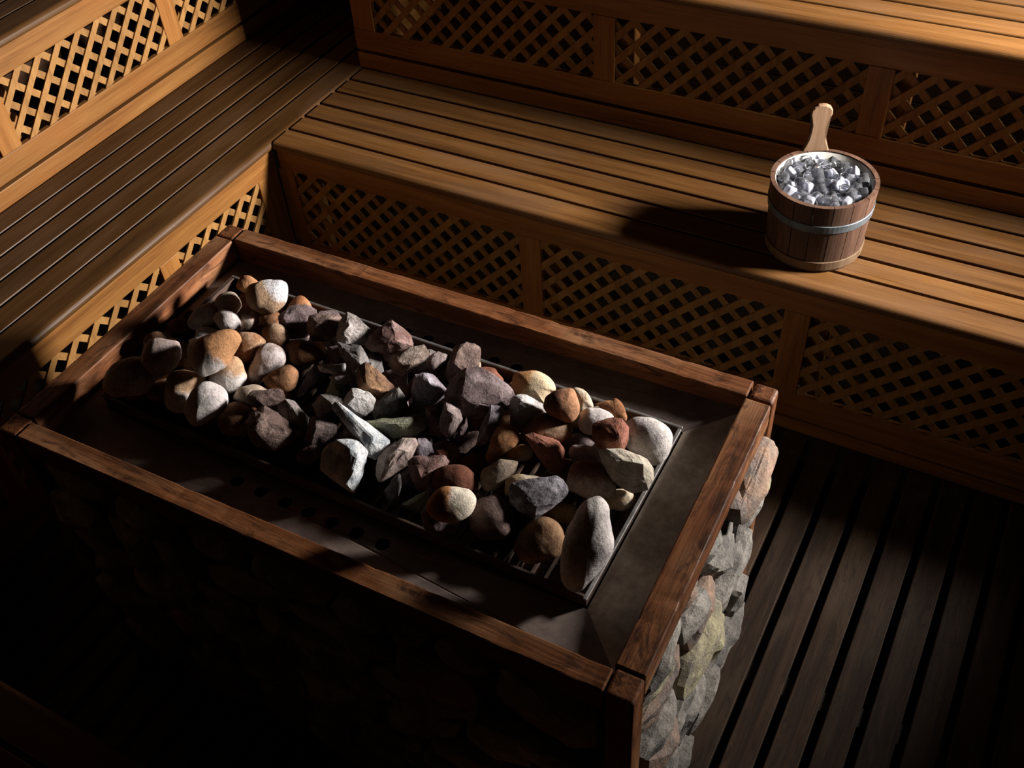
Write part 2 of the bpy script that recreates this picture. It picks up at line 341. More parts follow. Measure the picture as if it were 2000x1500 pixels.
for a in ((WIN[0], WIN[1], WIN[2], WIN[2]+0.03), (WIN[0], WIN[1], WIN[3]-0.03, WIN[3]), (WIN[0], WIN[0]+0.03, WIN[2]+0.03, WIN[3]-0.03), (WIN[1]-0.03, WIN[1], WIN[2]+0.03, WIN[3]-0.03)):
    box(bm, XE-0.01, XE+0.06, a[0], a[1], a[2], a[3], I3, 0.003)
tag(fin('window_1', bm, M['bench_y'], None, (XE, 0.78, 1.74)), kind='structure')

# ------------------------------------------------------------------ the stove
HC = (1.376, -1.230); HT = 0.015; HW, HD, HZ = 0.767, 0.4135, 0.936
def TH(x, y, z):
    return (HC[0]+x*math.cos(HT)-y*math.sin(HT), HC[1]+x*math.sin(HT)+y*math.cos(HT), z)
stove = empty('sauna_stove', (HC[0], HC[1], ZF), 'large box-shaped sauna stove with stone-clad sides and a charred timber rim', 'stove')
HO = (HC[0], HC[1], ZF); PW = 0.0545
for sx, sy in ((-1, -1), (1, -1), (1, 1), (-1, 1)):
    bm = bmesh.new()
    x0, x1 = sorted((sx*HW, sx*(HW-PW))); y0, y1 = sorted((sy*HD, sy*(HD-PW)))
    box(bm, x0, x1, y0, y1, ZF, HZ-0.0005, TH, 0.006 if (sx, sy) != (1, 1) else 0.010, 3)
    fin('corner_post', bm, M['rail_z'], stove, TH((x0+x1)/2, (y0+y1)/2, ZF))
def rail(x0, x1, y0, y1, mat, n, seed):
    """a worn timber: subdivided box with nibbled edges"""
    bm = bmesh.new(); box(bm, x0, x1, y0, y1, HZ-0.068, HZ, I3, 0.0035)
    ax = 0 if x1-x0 > y1-y0 else 1
    lo_, hi_ = (x0, x1) if ax == 0 else (y0, y1)
    for i in range(1, n):
        p = [0, 0, 0]; p[ax] = lo_+(hi_-lo_)*i/n; no = [0, 0, 0]; no[ax] = 1
        bmesh.ops.bisect_plane(bm, geom=bm.verts[:]+bm.edges[:]+bm.faces[:], plane_co=p, plane_no=no)
    for v in bm.verts:
        q = v.co*14+Vector((seed, 0, 0)); d = noise.noise(q); d2 = noise.noise(v.co*45+Vector((0, seed, 0)))
        up_ = 1 if v.co.z > HZ-0.006 else 0.3
        k = max(0, d-0.28)*0.006*up_ + max(0, d2-0.2)*0.005*up_
        c = Vector(((x0+x1)/2 if ax == 1 else v.co.x, (y0+y1)/2 if ax == 0 else v.co.y, HZ-0.034))
        v.co += (c-v.co).normalized()*k
    for v in bm.verts: v.co = Vector(TH(*v.co))
    return fin('top_rail', bm, M[mat], stove, TH((x0+x1)/2, (y0+y1)/2, HZ-0.034))
g = 0.0035
rail(-HW+PW+g, HW-PW-g, HD-0.053, HD-0.001, 'rail_x', 60, 1.0)
rail(-HW+PW+g, HW-PW-g, -HD+0.001, -HD+0.050, 'rail_x', 60, 5.0)
rail(HW-0.060, HW-0.001, -HD+PW+g, HD-PW-g, 'rail_y', 34, 9.0)
rail(-HW+0.001, -HW+0.058, -HD+PW+g, HD-PW-g, 'rail_y', 34, 13.0)
# hood of stained sheet steel, sloping up to the stone tray, with rows of round holes
TX0, TX1, TY0, TY1, TZ = 0.735, 1.972, -1.451, -0.979, 0.905
inner = [(TX0-0.008, TY0-0.008, 0.868), (TX1+0.008, TY0-0.008, 0.872), (TX1+0.008, TY1+0.008, 0.884), (TX0-0.008, TY1+0.008, 0.876)]
e = 0.052
outer = [TH(-HW+e, -HD+e, 0.872), TH(HW-e, -HD+e, 0.893), TH(HW-e, HD-e, 0.893), TH(-HW+e, HD-e, 0.868)]
def holes_cut(obj, cutters):
    for i, c in enumerate(cutters):
        md = obj.modifiers.new('hole', 'BOOLEAN'); md.operation = 'DIFFERENCE'; md.object = c; md.solver = 'EXACT'
    dg = bpy.context.evaluated_depsgraph_get(); dg.update()
    me = bpy.data.meshes.new_from_object(obj.evaluated_get(dg)); obj.modifiers.clear(); obj.data = me
    for c in cutters: bpy.data.objects.remove(c, do_unlink=True)
hx = [1.164, 1.230, 1.295, 1.356, 1.416, 1.478, 1.542]
bx = [1.178, 1.240, 1.305, 1.367, 1.429, 1.491, 1.551]
for i, nm in enumerate(('front', 'right', 'back', 'left')):
    a, b = inner[i], inner[(i+1) % 4]; c, d = outer[(i+1) % 4], outer[i]; t = 0.004
    bm = bmesh.new(); dn = lambda p: (p[0], p[1], p[2]-t)
    hexa(bm, [dn(a), dn(b), dn(c), dn(d), a, b, c, d])
    o = fin('sheet_hood', bm, M['sheet' if nm == 'right' else 'sheet_shaded'], stove, (HC[0], HC[1], 0.86))
    if nm in ('front', 'back'):
        cut = []
        for x_ in (hx if nm == 'front' else bx):
            bm = bmesh.new(); y_ = -1.505 if nm == 'front' else -0.942
            bmesh.ops.create_cone(bm, segments=24, radius1=0.0155, radius2=0.0155, depth=0.1, cap_ends=True, matrix=Matrix.Translation((x_, y_, 0.86)))
            cut.append(fin('cutter', bm, M['soot'], None, (x_, y_, 0.86)))
        holes_cut(o, cut)
# tray that holds the stones
def ring(bm, ox0, ox1, oy0, oy1, ix0, ix1, iy0, iy1, z0, z1):
    for a in ((ox0, ox1, oy0, iy0), (ox0, ox1, iy1, oy1), (ox0, ix0, iy0, iy1), (ix1, ox1, iy0, iy1)):
        box(bm, a[0], a[1], a[2], a[3], z0, z1)
bm = bmesh.new(); ring(bm, TX0-0.004, TX1+0.004, TY0-0.004, TY1+0.004, TX0, TX1, TY0, TY1, 0.80, TZ-0.004)
tray = fin('stone_tray', bm, M['soot'], stove, (HC[0], HC[1], 0.86))
bm = bmesh.new()
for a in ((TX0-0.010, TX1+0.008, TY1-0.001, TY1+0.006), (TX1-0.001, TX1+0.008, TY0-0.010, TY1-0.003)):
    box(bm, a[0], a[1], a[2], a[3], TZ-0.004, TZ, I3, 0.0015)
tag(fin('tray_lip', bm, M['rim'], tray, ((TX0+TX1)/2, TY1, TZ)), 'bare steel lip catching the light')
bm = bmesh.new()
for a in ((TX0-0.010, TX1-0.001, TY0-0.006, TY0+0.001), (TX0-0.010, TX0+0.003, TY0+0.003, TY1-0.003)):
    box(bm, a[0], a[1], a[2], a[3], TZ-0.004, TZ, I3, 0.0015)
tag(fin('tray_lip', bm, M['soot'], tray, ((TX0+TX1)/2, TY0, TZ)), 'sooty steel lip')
bm = bmesh.new(); box(bm, TX0, TX1, TY0, TY1, 0.80, 0.845)
fin('tray_floor', bm, M['soot'], tray, (HC[0], HC[1], 0.84))
bm = bmesh.new()
for i in range(42):
    x_ = TX0+0.02+i*0.0293
    if x_ < TX1-0.01: box(bm, x_, x_+0.005, TY0+0.002, TY1-0.002, 0.850, 0.858)
for i in range(5): box(bm, TX0+0.002, TX1-0.002, TY0+0.07+i*0.08, TY0+0.077+i*0.08, 0.846, 0.8495)
fin('grate', bm, M['soot'], tray, (HC[0], HC[1], 0.85))
# inner lining and masonry core behind the slate
bm = bmesh.new(); box(bm, -HW+0.035, HW-0.035, -HD+0.035, HD-0.035, ZF, 0.74, TH)
fin('masonry_core', bm, M['mortar'], stove, (HC[0], HC[1], ZF))
bm = bmesh.new()
for a in ((-HW+0.04, HW-0.04, -HD+0.04, -HD+0.052), (-HW+0.04, HW-0.04, HD-0.052, HD-0.04), (-HW+0.04, -HW+0.052, -HD+0.052, HD-0.052), (HW-0.052, HW-0.04, -HD+0.052, HD-0.052)):
    box(bm, *a, 0.7405, 0.868, TH)
fin('inner_lining', bm, M['soot'], stove, (HC[0], HC[1], 0.8))

def rough_rock(bm, pts, cuts=3, amp=0.004, seed=0.0, freq=18.0, mat=0):
    """convex hull of pts, tessellated and roughened, added to bm"""
    t = bmesh.new(); vs = [t.verts.new(p) for p in pts]
    r = bmesh.ops.convex_hull(t, input=vs)
    bmesh.ops.delete(t, geom=[v for v in t.verts if not v.link_faces], context='VERTS')
    bmesh.ops.triangulate(t, faces=t.faces[:])
    bmesh.ops.subdivide_edges(t, edges=t.edges[:], cuts=cuts, use_grid_fill=True)
    bmesh.ops.triangulate(t, faces=t.faces[:])
    bmesh.ops.smooth_vert(t, verts=t.verts[:], factor=0.35, use_axis_x=True, use_axis_y=True, use_axis_z=True)
    t.normal_update()
    for v in t.verts:
        q = v.co*freq+Vector((seed, seed*0.7, -seed))
        d = noise.fractal(q, 0.9, 2.1, 4, noise_basis='PERLIN_ORIGINAL') + 0.5*abs(noise.noise(q*0.6))
        v.co += v.normal*d*amp
    me = bpy.data.meshes.new('tmp'); t.to_mesh(me); t.free(); n0 = len(bm.faces)
    bm.from_mesh(me); bpy.data.meshes.remove(me); bm.faces.ensure_lookup_table()
    for f in bm.faces[n0:]: f.material_index = mat
def slate_side(T, u0, u1, z0, z1, seed, out0):
    """stacked irregular slate pieces, each a rock of its own shape; T(u, out, z)"""
    rnd = random.Random(seed); bm = bmesh.new(); z = z0
    while z < z1-0.02:
        rh = min(rnd.uniform(0.07, 0.16), z1-z); u = u0
        if z1-(z+rh) < 0.04: rh = z1-z
        while u < u1-0.01:
            wd = min(rnd.uniform(0.10, 0.29), u1-u)
            if u1-(u+wd) < 0.06: wd = u1-u
            o_ = rnd.uniform(-0.012, 0.026)+out0; tilt = rnd.uniform(-0.016, 0.016)
            pts = []
            n = rnd.choice((6, 7, 8)); ph = rnd.uniform(0, 1)
            for i in range(n):
                a = 2*PI*(i+ph)/n; ca, sa = math.cos(a), math.sin(a); m = max(abs(ca), abs(sa))
                f = rnd.uniform(0.76, 1.0)
                uu = u+wd/2+wd*0.5*ca/m*f; zz = z+rh/2+rh*0.52*sa/m*f
                pts.append((uu, o_+tilt*sa+rnd.uniform(-0.004, 0.004), zz)); pts.append((uu, -0.03, zz))
            for i in range(4):
                pts.append((u+wd*rnd.uniform(0.25, 0.75), o_+rnd.uniform(0.004, 0.026), z+rh*rnd.uniform(0.25, 0.75)))
            rough_rock(bm, [Vector(T(*p)) for p in pts], 3, 0.008, rnd.uniform(0, 50), 18.0, rnd.choice((0, 0, 1, 0, 2)))
            u += wd*0.97
        z += rh*0.95
    return bm
mats = [M['slate'], M['slate_warm'], M['slate_yellow']]
ztop = HZ-0.070
for T, a, b, sd in ((lambda u, o_, z: TH(HW-0.012+o_, u, z), -HD+PW+0.004, HD-PW-0.004, 11), (lambda u, o_, z: TH(u, -HD+0.020-o_, z), -HW+PW+0.004, HW-PW-0.004, 22),
                    (lambda u, o_, z: TH(-HW+0.020-o_, u, z), -HD+PW+0.004, HD-PW-0.004, 33), (lambda u, o_, z: TH(u, HD-0.020+o_, z), -HW+PW+0.004, HW-PW-0.004, 44)):
    fin('stone_cladding', slate_side(T, a, b, ZF, ztop, sd, 0.010), mats, stove, T((a+b)/2, 0, 0.4))

# ------------------------------------------------------------------ stones in the tray
# kind, colour, location (m), half thickness (m), outline (mm, across the widest section), label, group
STONES = [
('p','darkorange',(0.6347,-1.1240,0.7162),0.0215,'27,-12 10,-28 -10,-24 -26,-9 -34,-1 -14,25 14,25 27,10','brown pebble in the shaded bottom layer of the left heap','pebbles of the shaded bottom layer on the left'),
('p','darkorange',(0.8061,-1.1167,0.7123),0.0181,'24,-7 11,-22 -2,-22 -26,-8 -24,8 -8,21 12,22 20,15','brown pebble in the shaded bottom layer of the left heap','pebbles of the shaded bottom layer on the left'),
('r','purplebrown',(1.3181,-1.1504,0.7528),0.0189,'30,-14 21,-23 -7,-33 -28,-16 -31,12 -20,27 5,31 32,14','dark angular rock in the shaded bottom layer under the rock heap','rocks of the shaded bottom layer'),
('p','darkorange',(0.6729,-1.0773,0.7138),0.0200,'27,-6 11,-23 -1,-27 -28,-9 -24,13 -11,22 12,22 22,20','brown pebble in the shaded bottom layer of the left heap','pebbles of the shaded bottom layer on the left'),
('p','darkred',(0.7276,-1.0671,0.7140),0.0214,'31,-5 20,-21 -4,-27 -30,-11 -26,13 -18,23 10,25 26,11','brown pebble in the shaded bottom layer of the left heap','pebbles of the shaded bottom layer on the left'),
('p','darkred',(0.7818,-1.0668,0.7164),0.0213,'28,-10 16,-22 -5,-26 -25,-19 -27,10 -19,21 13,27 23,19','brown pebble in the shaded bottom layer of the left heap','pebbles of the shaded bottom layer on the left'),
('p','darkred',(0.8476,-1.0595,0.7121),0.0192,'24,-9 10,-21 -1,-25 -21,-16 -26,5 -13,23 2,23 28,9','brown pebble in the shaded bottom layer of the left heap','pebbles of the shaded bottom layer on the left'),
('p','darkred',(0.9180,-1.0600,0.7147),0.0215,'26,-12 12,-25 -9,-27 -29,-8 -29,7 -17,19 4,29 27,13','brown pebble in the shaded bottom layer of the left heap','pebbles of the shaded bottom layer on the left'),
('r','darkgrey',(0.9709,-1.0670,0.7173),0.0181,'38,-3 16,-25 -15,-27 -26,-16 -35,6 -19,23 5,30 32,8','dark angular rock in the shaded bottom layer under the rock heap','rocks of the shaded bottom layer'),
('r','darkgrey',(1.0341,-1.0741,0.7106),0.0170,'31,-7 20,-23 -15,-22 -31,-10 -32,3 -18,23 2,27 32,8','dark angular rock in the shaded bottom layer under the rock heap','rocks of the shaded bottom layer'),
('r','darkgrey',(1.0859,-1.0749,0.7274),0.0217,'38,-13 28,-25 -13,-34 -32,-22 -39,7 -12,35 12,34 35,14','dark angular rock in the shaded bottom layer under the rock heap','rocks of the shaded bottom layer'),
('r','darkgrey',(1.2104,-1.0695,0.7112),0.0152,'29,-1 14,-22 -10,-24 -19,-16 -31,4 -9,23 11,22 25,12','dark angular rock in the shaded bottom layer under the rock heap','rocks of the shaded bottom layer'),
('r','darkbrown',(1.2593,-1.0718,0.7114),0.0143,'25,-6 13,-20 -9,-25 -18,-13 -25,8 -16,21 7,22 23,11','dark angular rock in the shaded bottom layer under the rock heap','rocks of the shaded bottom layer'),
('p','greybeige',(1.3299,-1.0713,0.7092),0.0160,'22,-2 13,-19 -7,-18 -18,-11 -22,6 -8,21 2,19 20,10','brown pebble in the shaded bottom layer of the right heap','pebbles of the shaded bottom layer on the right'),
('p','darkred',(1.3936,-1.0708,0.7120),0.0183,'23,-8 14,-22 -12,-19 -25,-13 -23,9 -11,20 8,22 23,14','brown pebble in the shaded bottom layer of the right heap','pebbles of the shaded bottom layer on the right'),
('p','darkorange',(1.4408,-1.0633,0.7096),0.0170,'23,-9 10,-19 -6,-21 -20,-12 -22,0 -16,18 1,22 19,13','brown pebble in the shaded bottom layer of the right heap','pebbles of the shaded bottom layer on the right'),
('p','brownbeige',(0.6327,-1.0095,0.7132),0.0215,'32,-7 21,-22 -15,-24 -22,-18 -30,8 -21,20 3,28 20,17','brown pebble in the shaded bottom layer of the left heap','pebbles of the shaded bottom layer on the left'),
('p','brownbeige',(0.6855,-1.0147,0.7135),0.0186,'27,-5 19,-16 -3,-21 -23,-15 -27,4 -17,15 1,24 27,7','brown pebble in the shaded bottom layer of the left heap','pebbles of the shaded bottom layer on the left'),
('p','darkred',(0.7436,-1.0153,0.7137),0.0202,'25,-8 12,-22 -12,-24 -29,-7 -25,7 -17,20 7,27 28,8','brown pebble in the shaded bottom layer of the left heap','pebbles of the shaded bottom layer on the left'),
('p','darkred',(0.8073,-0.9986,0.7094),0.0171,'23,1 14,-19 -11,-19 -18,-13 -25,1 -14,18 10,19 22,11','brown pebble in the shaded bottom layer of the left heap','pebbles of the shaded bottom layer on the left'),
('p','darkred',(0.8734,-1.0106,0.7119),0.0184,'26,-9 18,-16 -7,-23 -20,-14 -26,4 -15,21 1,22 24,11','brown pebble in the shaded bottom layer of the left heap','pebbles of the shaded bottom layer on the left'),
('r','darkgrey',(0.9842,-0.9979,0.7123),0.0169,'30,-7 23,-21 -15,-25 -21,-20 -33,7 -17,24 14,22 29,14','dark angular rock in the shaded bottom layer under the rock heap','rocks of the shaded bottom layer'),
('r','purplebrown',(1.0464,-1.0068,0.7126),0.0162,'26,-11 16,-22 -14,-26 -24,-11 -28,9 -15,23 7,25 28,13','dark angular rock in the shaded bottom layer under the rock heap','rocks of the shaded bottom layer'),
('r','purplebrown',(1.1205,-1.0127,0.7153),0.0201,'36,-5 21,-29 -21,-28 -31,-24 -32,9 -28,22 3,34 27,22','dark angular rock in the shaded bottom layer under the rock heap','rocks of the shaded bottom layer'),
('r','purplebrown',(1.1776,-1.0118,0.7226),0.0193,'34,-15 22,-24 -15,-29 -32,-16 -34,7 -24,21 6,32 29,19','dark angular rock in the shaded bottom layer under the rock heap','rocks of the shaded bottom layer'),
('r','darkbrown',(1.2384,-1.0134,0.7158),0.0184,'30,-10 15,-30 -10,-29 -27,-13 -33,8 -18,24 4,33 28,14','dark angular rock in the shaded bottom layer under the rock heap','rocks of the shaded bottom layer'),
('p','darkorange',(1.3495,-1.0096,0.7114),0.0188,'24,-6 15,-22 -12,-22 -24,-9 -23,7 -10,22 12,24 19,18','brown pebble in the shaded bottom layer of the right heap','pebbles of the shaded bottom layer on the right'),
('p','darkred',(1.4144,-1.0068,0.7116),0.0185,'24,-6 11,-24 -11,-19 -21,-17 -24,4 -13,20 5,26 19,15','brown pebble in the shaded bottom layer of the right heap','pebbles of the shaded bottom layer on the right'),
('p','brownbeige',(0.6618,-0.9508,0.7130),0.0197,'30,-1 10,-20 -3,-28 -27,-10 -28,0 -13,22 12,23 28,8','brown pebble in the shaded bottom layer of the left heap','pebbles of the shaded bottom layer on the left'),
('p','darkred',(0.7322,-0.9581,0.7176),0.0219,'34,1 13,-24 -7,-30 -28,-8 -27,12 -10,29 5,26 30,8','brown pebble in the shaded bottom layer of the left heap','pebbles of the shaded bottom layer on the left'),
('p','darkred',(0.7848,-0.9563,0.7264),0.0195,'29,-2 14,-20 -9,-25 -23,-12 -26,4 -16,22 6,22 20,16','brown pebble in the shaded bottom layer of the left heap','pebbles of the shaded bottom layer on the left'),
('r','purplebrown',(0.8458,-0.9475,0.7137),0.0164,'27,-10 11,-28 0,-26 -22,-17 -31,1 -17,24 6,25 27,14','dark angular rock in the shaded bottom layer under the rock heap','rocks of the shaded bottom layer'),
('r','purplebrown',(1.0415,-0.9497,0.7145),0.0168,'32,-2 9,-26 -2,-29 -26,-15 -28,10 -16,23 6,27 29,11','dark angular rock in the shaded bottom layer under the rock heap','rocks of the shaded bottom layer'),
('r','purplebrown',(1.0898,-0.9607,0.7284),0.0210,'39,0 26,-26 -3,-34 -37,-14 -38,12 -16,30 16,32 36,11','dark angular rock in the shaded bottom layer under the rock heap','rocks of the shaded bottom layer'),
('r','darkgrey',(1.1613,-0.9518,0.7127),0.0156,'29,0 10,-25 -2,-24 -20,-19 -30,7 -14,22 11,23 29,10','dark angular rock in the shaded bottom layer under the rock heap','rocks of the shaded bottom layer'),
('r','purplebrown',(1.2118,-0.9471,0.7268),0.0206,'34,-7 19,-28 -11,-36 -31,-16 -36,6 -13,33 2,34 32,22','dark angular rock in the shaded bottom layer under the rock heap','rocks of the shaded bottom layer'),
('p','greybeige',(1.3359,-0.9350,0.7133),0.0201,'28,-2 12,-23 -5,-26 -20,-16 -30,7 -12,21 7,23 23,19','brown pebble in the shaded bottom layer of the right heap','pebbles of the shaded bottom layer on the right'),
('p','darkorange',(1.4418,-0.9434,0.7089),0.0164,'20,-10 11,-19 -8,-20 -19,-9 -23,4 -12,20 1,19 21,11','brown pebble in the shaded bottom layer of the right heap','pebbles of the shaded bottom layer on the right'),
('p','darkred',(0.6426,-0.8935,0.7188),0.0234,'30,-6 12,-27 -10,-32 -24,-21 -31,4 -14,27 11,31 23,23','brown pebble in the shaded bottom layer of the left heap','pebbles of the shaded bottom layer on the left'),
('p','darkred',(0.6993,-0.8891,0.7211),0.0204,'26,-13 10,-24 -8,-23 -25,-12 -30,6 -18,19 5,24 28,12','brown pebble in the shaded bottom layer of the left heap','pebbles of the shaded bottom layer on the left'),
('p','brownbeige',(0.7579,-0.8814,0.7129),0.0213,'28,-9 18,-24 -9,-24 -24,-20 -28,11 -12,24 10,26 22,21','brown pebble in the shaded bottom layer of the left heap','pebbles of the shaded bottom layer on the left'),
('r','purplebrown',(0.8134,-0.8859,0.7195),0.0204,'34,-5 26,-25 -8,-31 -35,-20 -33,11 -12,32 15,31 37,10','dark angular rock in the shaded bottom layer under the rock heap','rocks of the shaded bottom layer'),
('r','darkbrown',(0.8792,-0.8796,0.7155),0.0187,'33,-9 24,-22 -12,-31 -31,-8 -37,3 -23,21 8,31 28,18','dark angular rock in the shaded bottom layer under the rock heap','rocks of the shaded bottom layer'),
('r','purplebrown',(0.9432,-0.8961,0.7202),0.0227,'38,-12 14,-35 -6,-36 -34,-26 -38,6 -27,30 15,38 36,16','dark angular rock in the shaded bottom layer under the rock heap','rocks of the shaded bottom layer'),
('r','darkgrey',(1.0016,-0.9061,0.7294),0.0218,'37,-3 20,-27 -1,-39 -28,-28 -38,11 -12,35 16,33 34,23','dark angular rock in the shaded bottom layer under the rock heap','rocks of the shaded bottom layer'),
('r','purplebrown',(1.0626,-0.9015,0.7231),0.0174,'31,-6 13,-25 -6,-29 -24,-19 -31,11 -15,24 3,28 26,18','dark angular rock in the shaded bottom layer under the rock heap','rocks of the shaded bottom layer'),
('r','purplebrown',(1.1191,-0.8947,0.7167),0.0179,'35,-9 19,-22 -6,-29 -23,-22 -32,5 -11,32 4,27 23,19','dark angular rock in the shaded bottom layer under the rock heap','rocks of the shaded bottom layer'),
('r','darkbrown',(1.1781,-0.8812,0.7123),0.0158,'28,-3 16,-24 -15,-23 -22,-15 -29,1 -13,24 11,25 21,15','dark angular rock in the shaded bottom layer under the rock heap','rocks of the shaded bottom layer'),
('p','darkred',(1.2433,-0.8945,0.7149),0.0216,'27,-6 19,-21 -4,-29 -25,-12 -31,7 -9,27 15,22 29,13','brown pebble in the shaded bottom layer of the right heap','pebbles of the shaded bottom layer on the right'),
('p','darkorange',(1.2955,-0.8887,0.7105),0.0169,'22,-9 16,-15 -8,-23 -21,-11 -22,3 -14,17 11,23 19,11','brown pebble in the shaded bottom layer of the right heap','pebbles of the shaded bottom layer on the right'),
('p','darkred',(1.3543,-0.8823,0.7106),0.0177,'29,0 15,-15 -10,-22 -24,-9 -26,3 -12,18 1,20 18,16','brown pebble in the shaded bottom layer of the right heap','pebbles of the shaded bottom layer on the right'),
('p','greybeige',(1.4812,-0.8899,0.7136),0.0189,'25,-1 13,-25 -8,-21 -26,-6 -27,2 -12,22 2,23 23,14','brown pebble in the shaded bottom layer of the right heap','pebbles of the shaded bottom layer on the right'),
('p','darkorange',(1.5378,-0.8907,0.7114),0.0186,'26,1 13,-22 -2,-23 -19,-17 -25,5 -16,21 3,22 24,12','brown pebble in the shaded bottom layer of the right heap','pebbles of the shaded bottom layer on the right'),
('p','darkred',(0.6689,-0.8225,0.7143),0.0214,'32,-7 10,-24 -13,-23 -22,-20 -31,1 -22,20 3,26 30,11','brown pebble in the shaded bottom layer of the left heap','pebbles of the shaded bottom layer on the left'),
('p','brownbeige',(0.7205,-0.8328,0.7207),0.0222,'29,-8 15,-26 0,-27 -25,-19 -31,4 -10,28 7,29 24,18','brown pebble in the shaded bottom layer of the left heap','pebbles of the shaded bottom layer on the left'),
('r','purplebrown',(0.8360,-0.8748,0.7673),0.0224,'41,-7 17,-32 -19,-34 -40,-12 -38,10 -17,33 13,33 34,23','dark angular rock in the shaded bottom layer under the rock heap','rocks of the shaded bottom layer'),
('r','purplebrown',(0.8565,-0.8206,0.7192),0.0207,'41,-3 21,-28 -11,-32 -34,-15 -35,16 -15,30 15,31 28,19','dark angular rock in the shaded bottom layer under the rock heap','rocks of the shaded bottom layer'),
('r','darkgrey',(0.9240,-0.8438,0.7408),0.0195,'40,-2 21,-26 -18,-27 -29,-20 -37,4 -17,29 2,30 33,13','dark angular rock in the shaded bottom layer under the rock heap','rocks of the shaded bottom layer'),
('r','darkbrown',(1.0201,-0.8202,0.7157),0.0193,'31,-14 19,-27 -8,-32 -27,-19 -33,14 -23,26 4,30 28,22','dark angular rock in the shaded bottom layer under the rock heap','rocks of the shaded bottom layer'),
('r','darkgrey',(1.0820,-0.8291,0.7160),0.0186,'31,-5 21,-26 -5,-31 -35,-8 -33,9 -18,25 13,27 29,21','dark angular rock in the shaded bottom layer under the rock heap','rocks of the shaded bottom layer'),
('p','greybeige',(1.1624,-0.8183,0.7185),0.0221,'30,-5 19,-20 -8,-27 -26,-20 -30,3 -16,26 14,22 30,15','brown pebble in the shaded bottom layer of the right heap','pebbles of the shaded bottom layer on the right'),
('p','darkred',(1.2152,-0.8249,0.7211),0.0213,'34,-1 10,-23 -12,-26 -29,-15 -25,12 -18,21 13,25 24,16','brown pebble in the shaded bottom layer of the right heap','pebbles of the shaded bottom layer on the right'),
('p','darkorange',(1.2810,-0.8287,0.7124),0.0196,'29,-1 9,-25 -13,-21 -25,-13 -28,2 -11,23 12,23 21,14','brown pebble in the shaded bottom layer of the right heap','pebbles of the shaded bottom layer on the right'),
('p','darkorange',(1.3367,-0.8237,0.7102),0.0180,'24,-1 15,-19 -12,-23 -16,-17 -26,1 -16,18 9,22 25,9','brown pebble in the shaded bottom layer of the right heap','pebbles of the shaded bottom layer on the right'),
('p','greybeige',(1.4018,-0.8226,0.7128),0.0210,'26,-12 12,-23 -12,-25 -22,-20 -28,8 -14,24 10,25 27,13','brown pebble in the shaded bottom layer of the right heap','pebbles of the shaded bottom layer on the right'),
('p','greybeige',(1.4500,-0.8285,0.7248),0.0211,'26,-10 21,-20 1,-29 -25,-15 -26,8 -19,21 8,29 22,16','brown pebble in the shaded bottom layer of the right heap','pebbles of the shaded bottom layer on the right'),
('p','greybeige',(1.5226,-0.8165,0.7109),0.0169,'22,-8 13,-20 -2,-22 -22,-8 -23,3 -11,20 8,21 18,14','brown pebble in the shaded bottom layer of the right heap','pebbles of the shaded bottom layer on the right'),
('p','darkred',(0.5993,-0.9626,0.7397),0.0136,'-22,2 -10,13 9,15 21,5 17,-11 -5,-15 -18,-9','dark red-brown cobble in the shade beside the left timber rail','rounded pebbles heaped in the stove tray'),
('p','darkred',(0.5975,-0.9299,0.7372),0.0095,'-13,2 0,14 11,8 11,-8 -5,-14','small dim brown cobble deep in the corner nearest the left bench','rounded pebbles heaped in the stove tray'),
('p','darkorange',(0.6788,-1.1143,0.7295),0.0162,'-22,-5 -18,10 -4,19 15,22 21,13 15,-5 12,-20 -1,-21 -15,-17','dark orange pebble half hidden under the leftmost stones of the pile','rounded pebbles heaped in the stove tray'),
('p','darkorange',(0.7621,-0.8798,0.7502),0.0127,'-20,1 -11,11 8,14 20,11 15,-5 1,-16 -14,-11','dark brown pebble in the shadow below the sandy topmost stone at the back','rounded pebbles heaped in the stove tray'),
('p','orange',(0.6629,-0.8182,0.7560),0.0154,'-19,8 -10,18 0,19 10,15 21,4 23,-10 6,-18 -13,-14 -23,-3','small orange pebble peeking out behind the sandy stone at the back left','rounded pebbles heaped in the stove tray'),
('p','greypink',(0.6442,-1.1362,0.7706),0.0318,'-47,-8 -41,9 -26,26 -7,35 12,39 26,35 38,19 47,-2 41,-16 24,-29 -4,-34 -29,-34 -44,-22','leftmost stone of the pile, greyish with a whitish patch','rounded pebbles heaped in the stove tray'),
('p','greypink',(0.6941,-1.0904,0.8056),0.0274,'-35,-4 -32,14 -25,25 -6,32 16,32 33,25 36,3 23,-23 6,-36 -6,-39 -22,-28 -32,-17','grey rounded stone under the brown lidded one near the left rail','rounded pebbles heaped in the stove tray'),
('p','brownbeige',(0.5912,-1.0124,0.7403),0.0158,'-26,-14 -26,1 -15,12 3,15 20,9 39,2 25,-5 11,-9 -9,-14 -22,-16','flat brown cap-like stone lying on a grey stone near the left rail','rounded pebbles heaped in the stove tray'),
('p','beige',(0.6697,-0.8845,0.7593),0.0190,'-29,2 -19,16 -5,22 11,21 23,10 27,-3 22,-15 15,-22 0,-20 -19,-17','pale beige oval stone below the small orange pebble at the back left','rounded pebbles heaped in the stove tray'),
('p','whitegrey',(0.6373,-0.9306,0.7498),0.0205,'-31,-12 -23,4 -7,21 7,28 18,27 26,15 27,4 22,-10 10,-20 -6,-26 -23,-23','white-grey stone with a dark left half, second row from the left rail','rounded pebbles heaped in the stove tray'),
('p','beigepink',(0.7262,-0.8996,0.7481),0.0172,'-19,16 -1,21 20,19 23,10 18,-8 9,-18 -5,-25 -15,-23 -19,-6','pale pinkish stone with a brown centre below the sandy topmost stone','rounded pebbles heaped in the stove tray'),
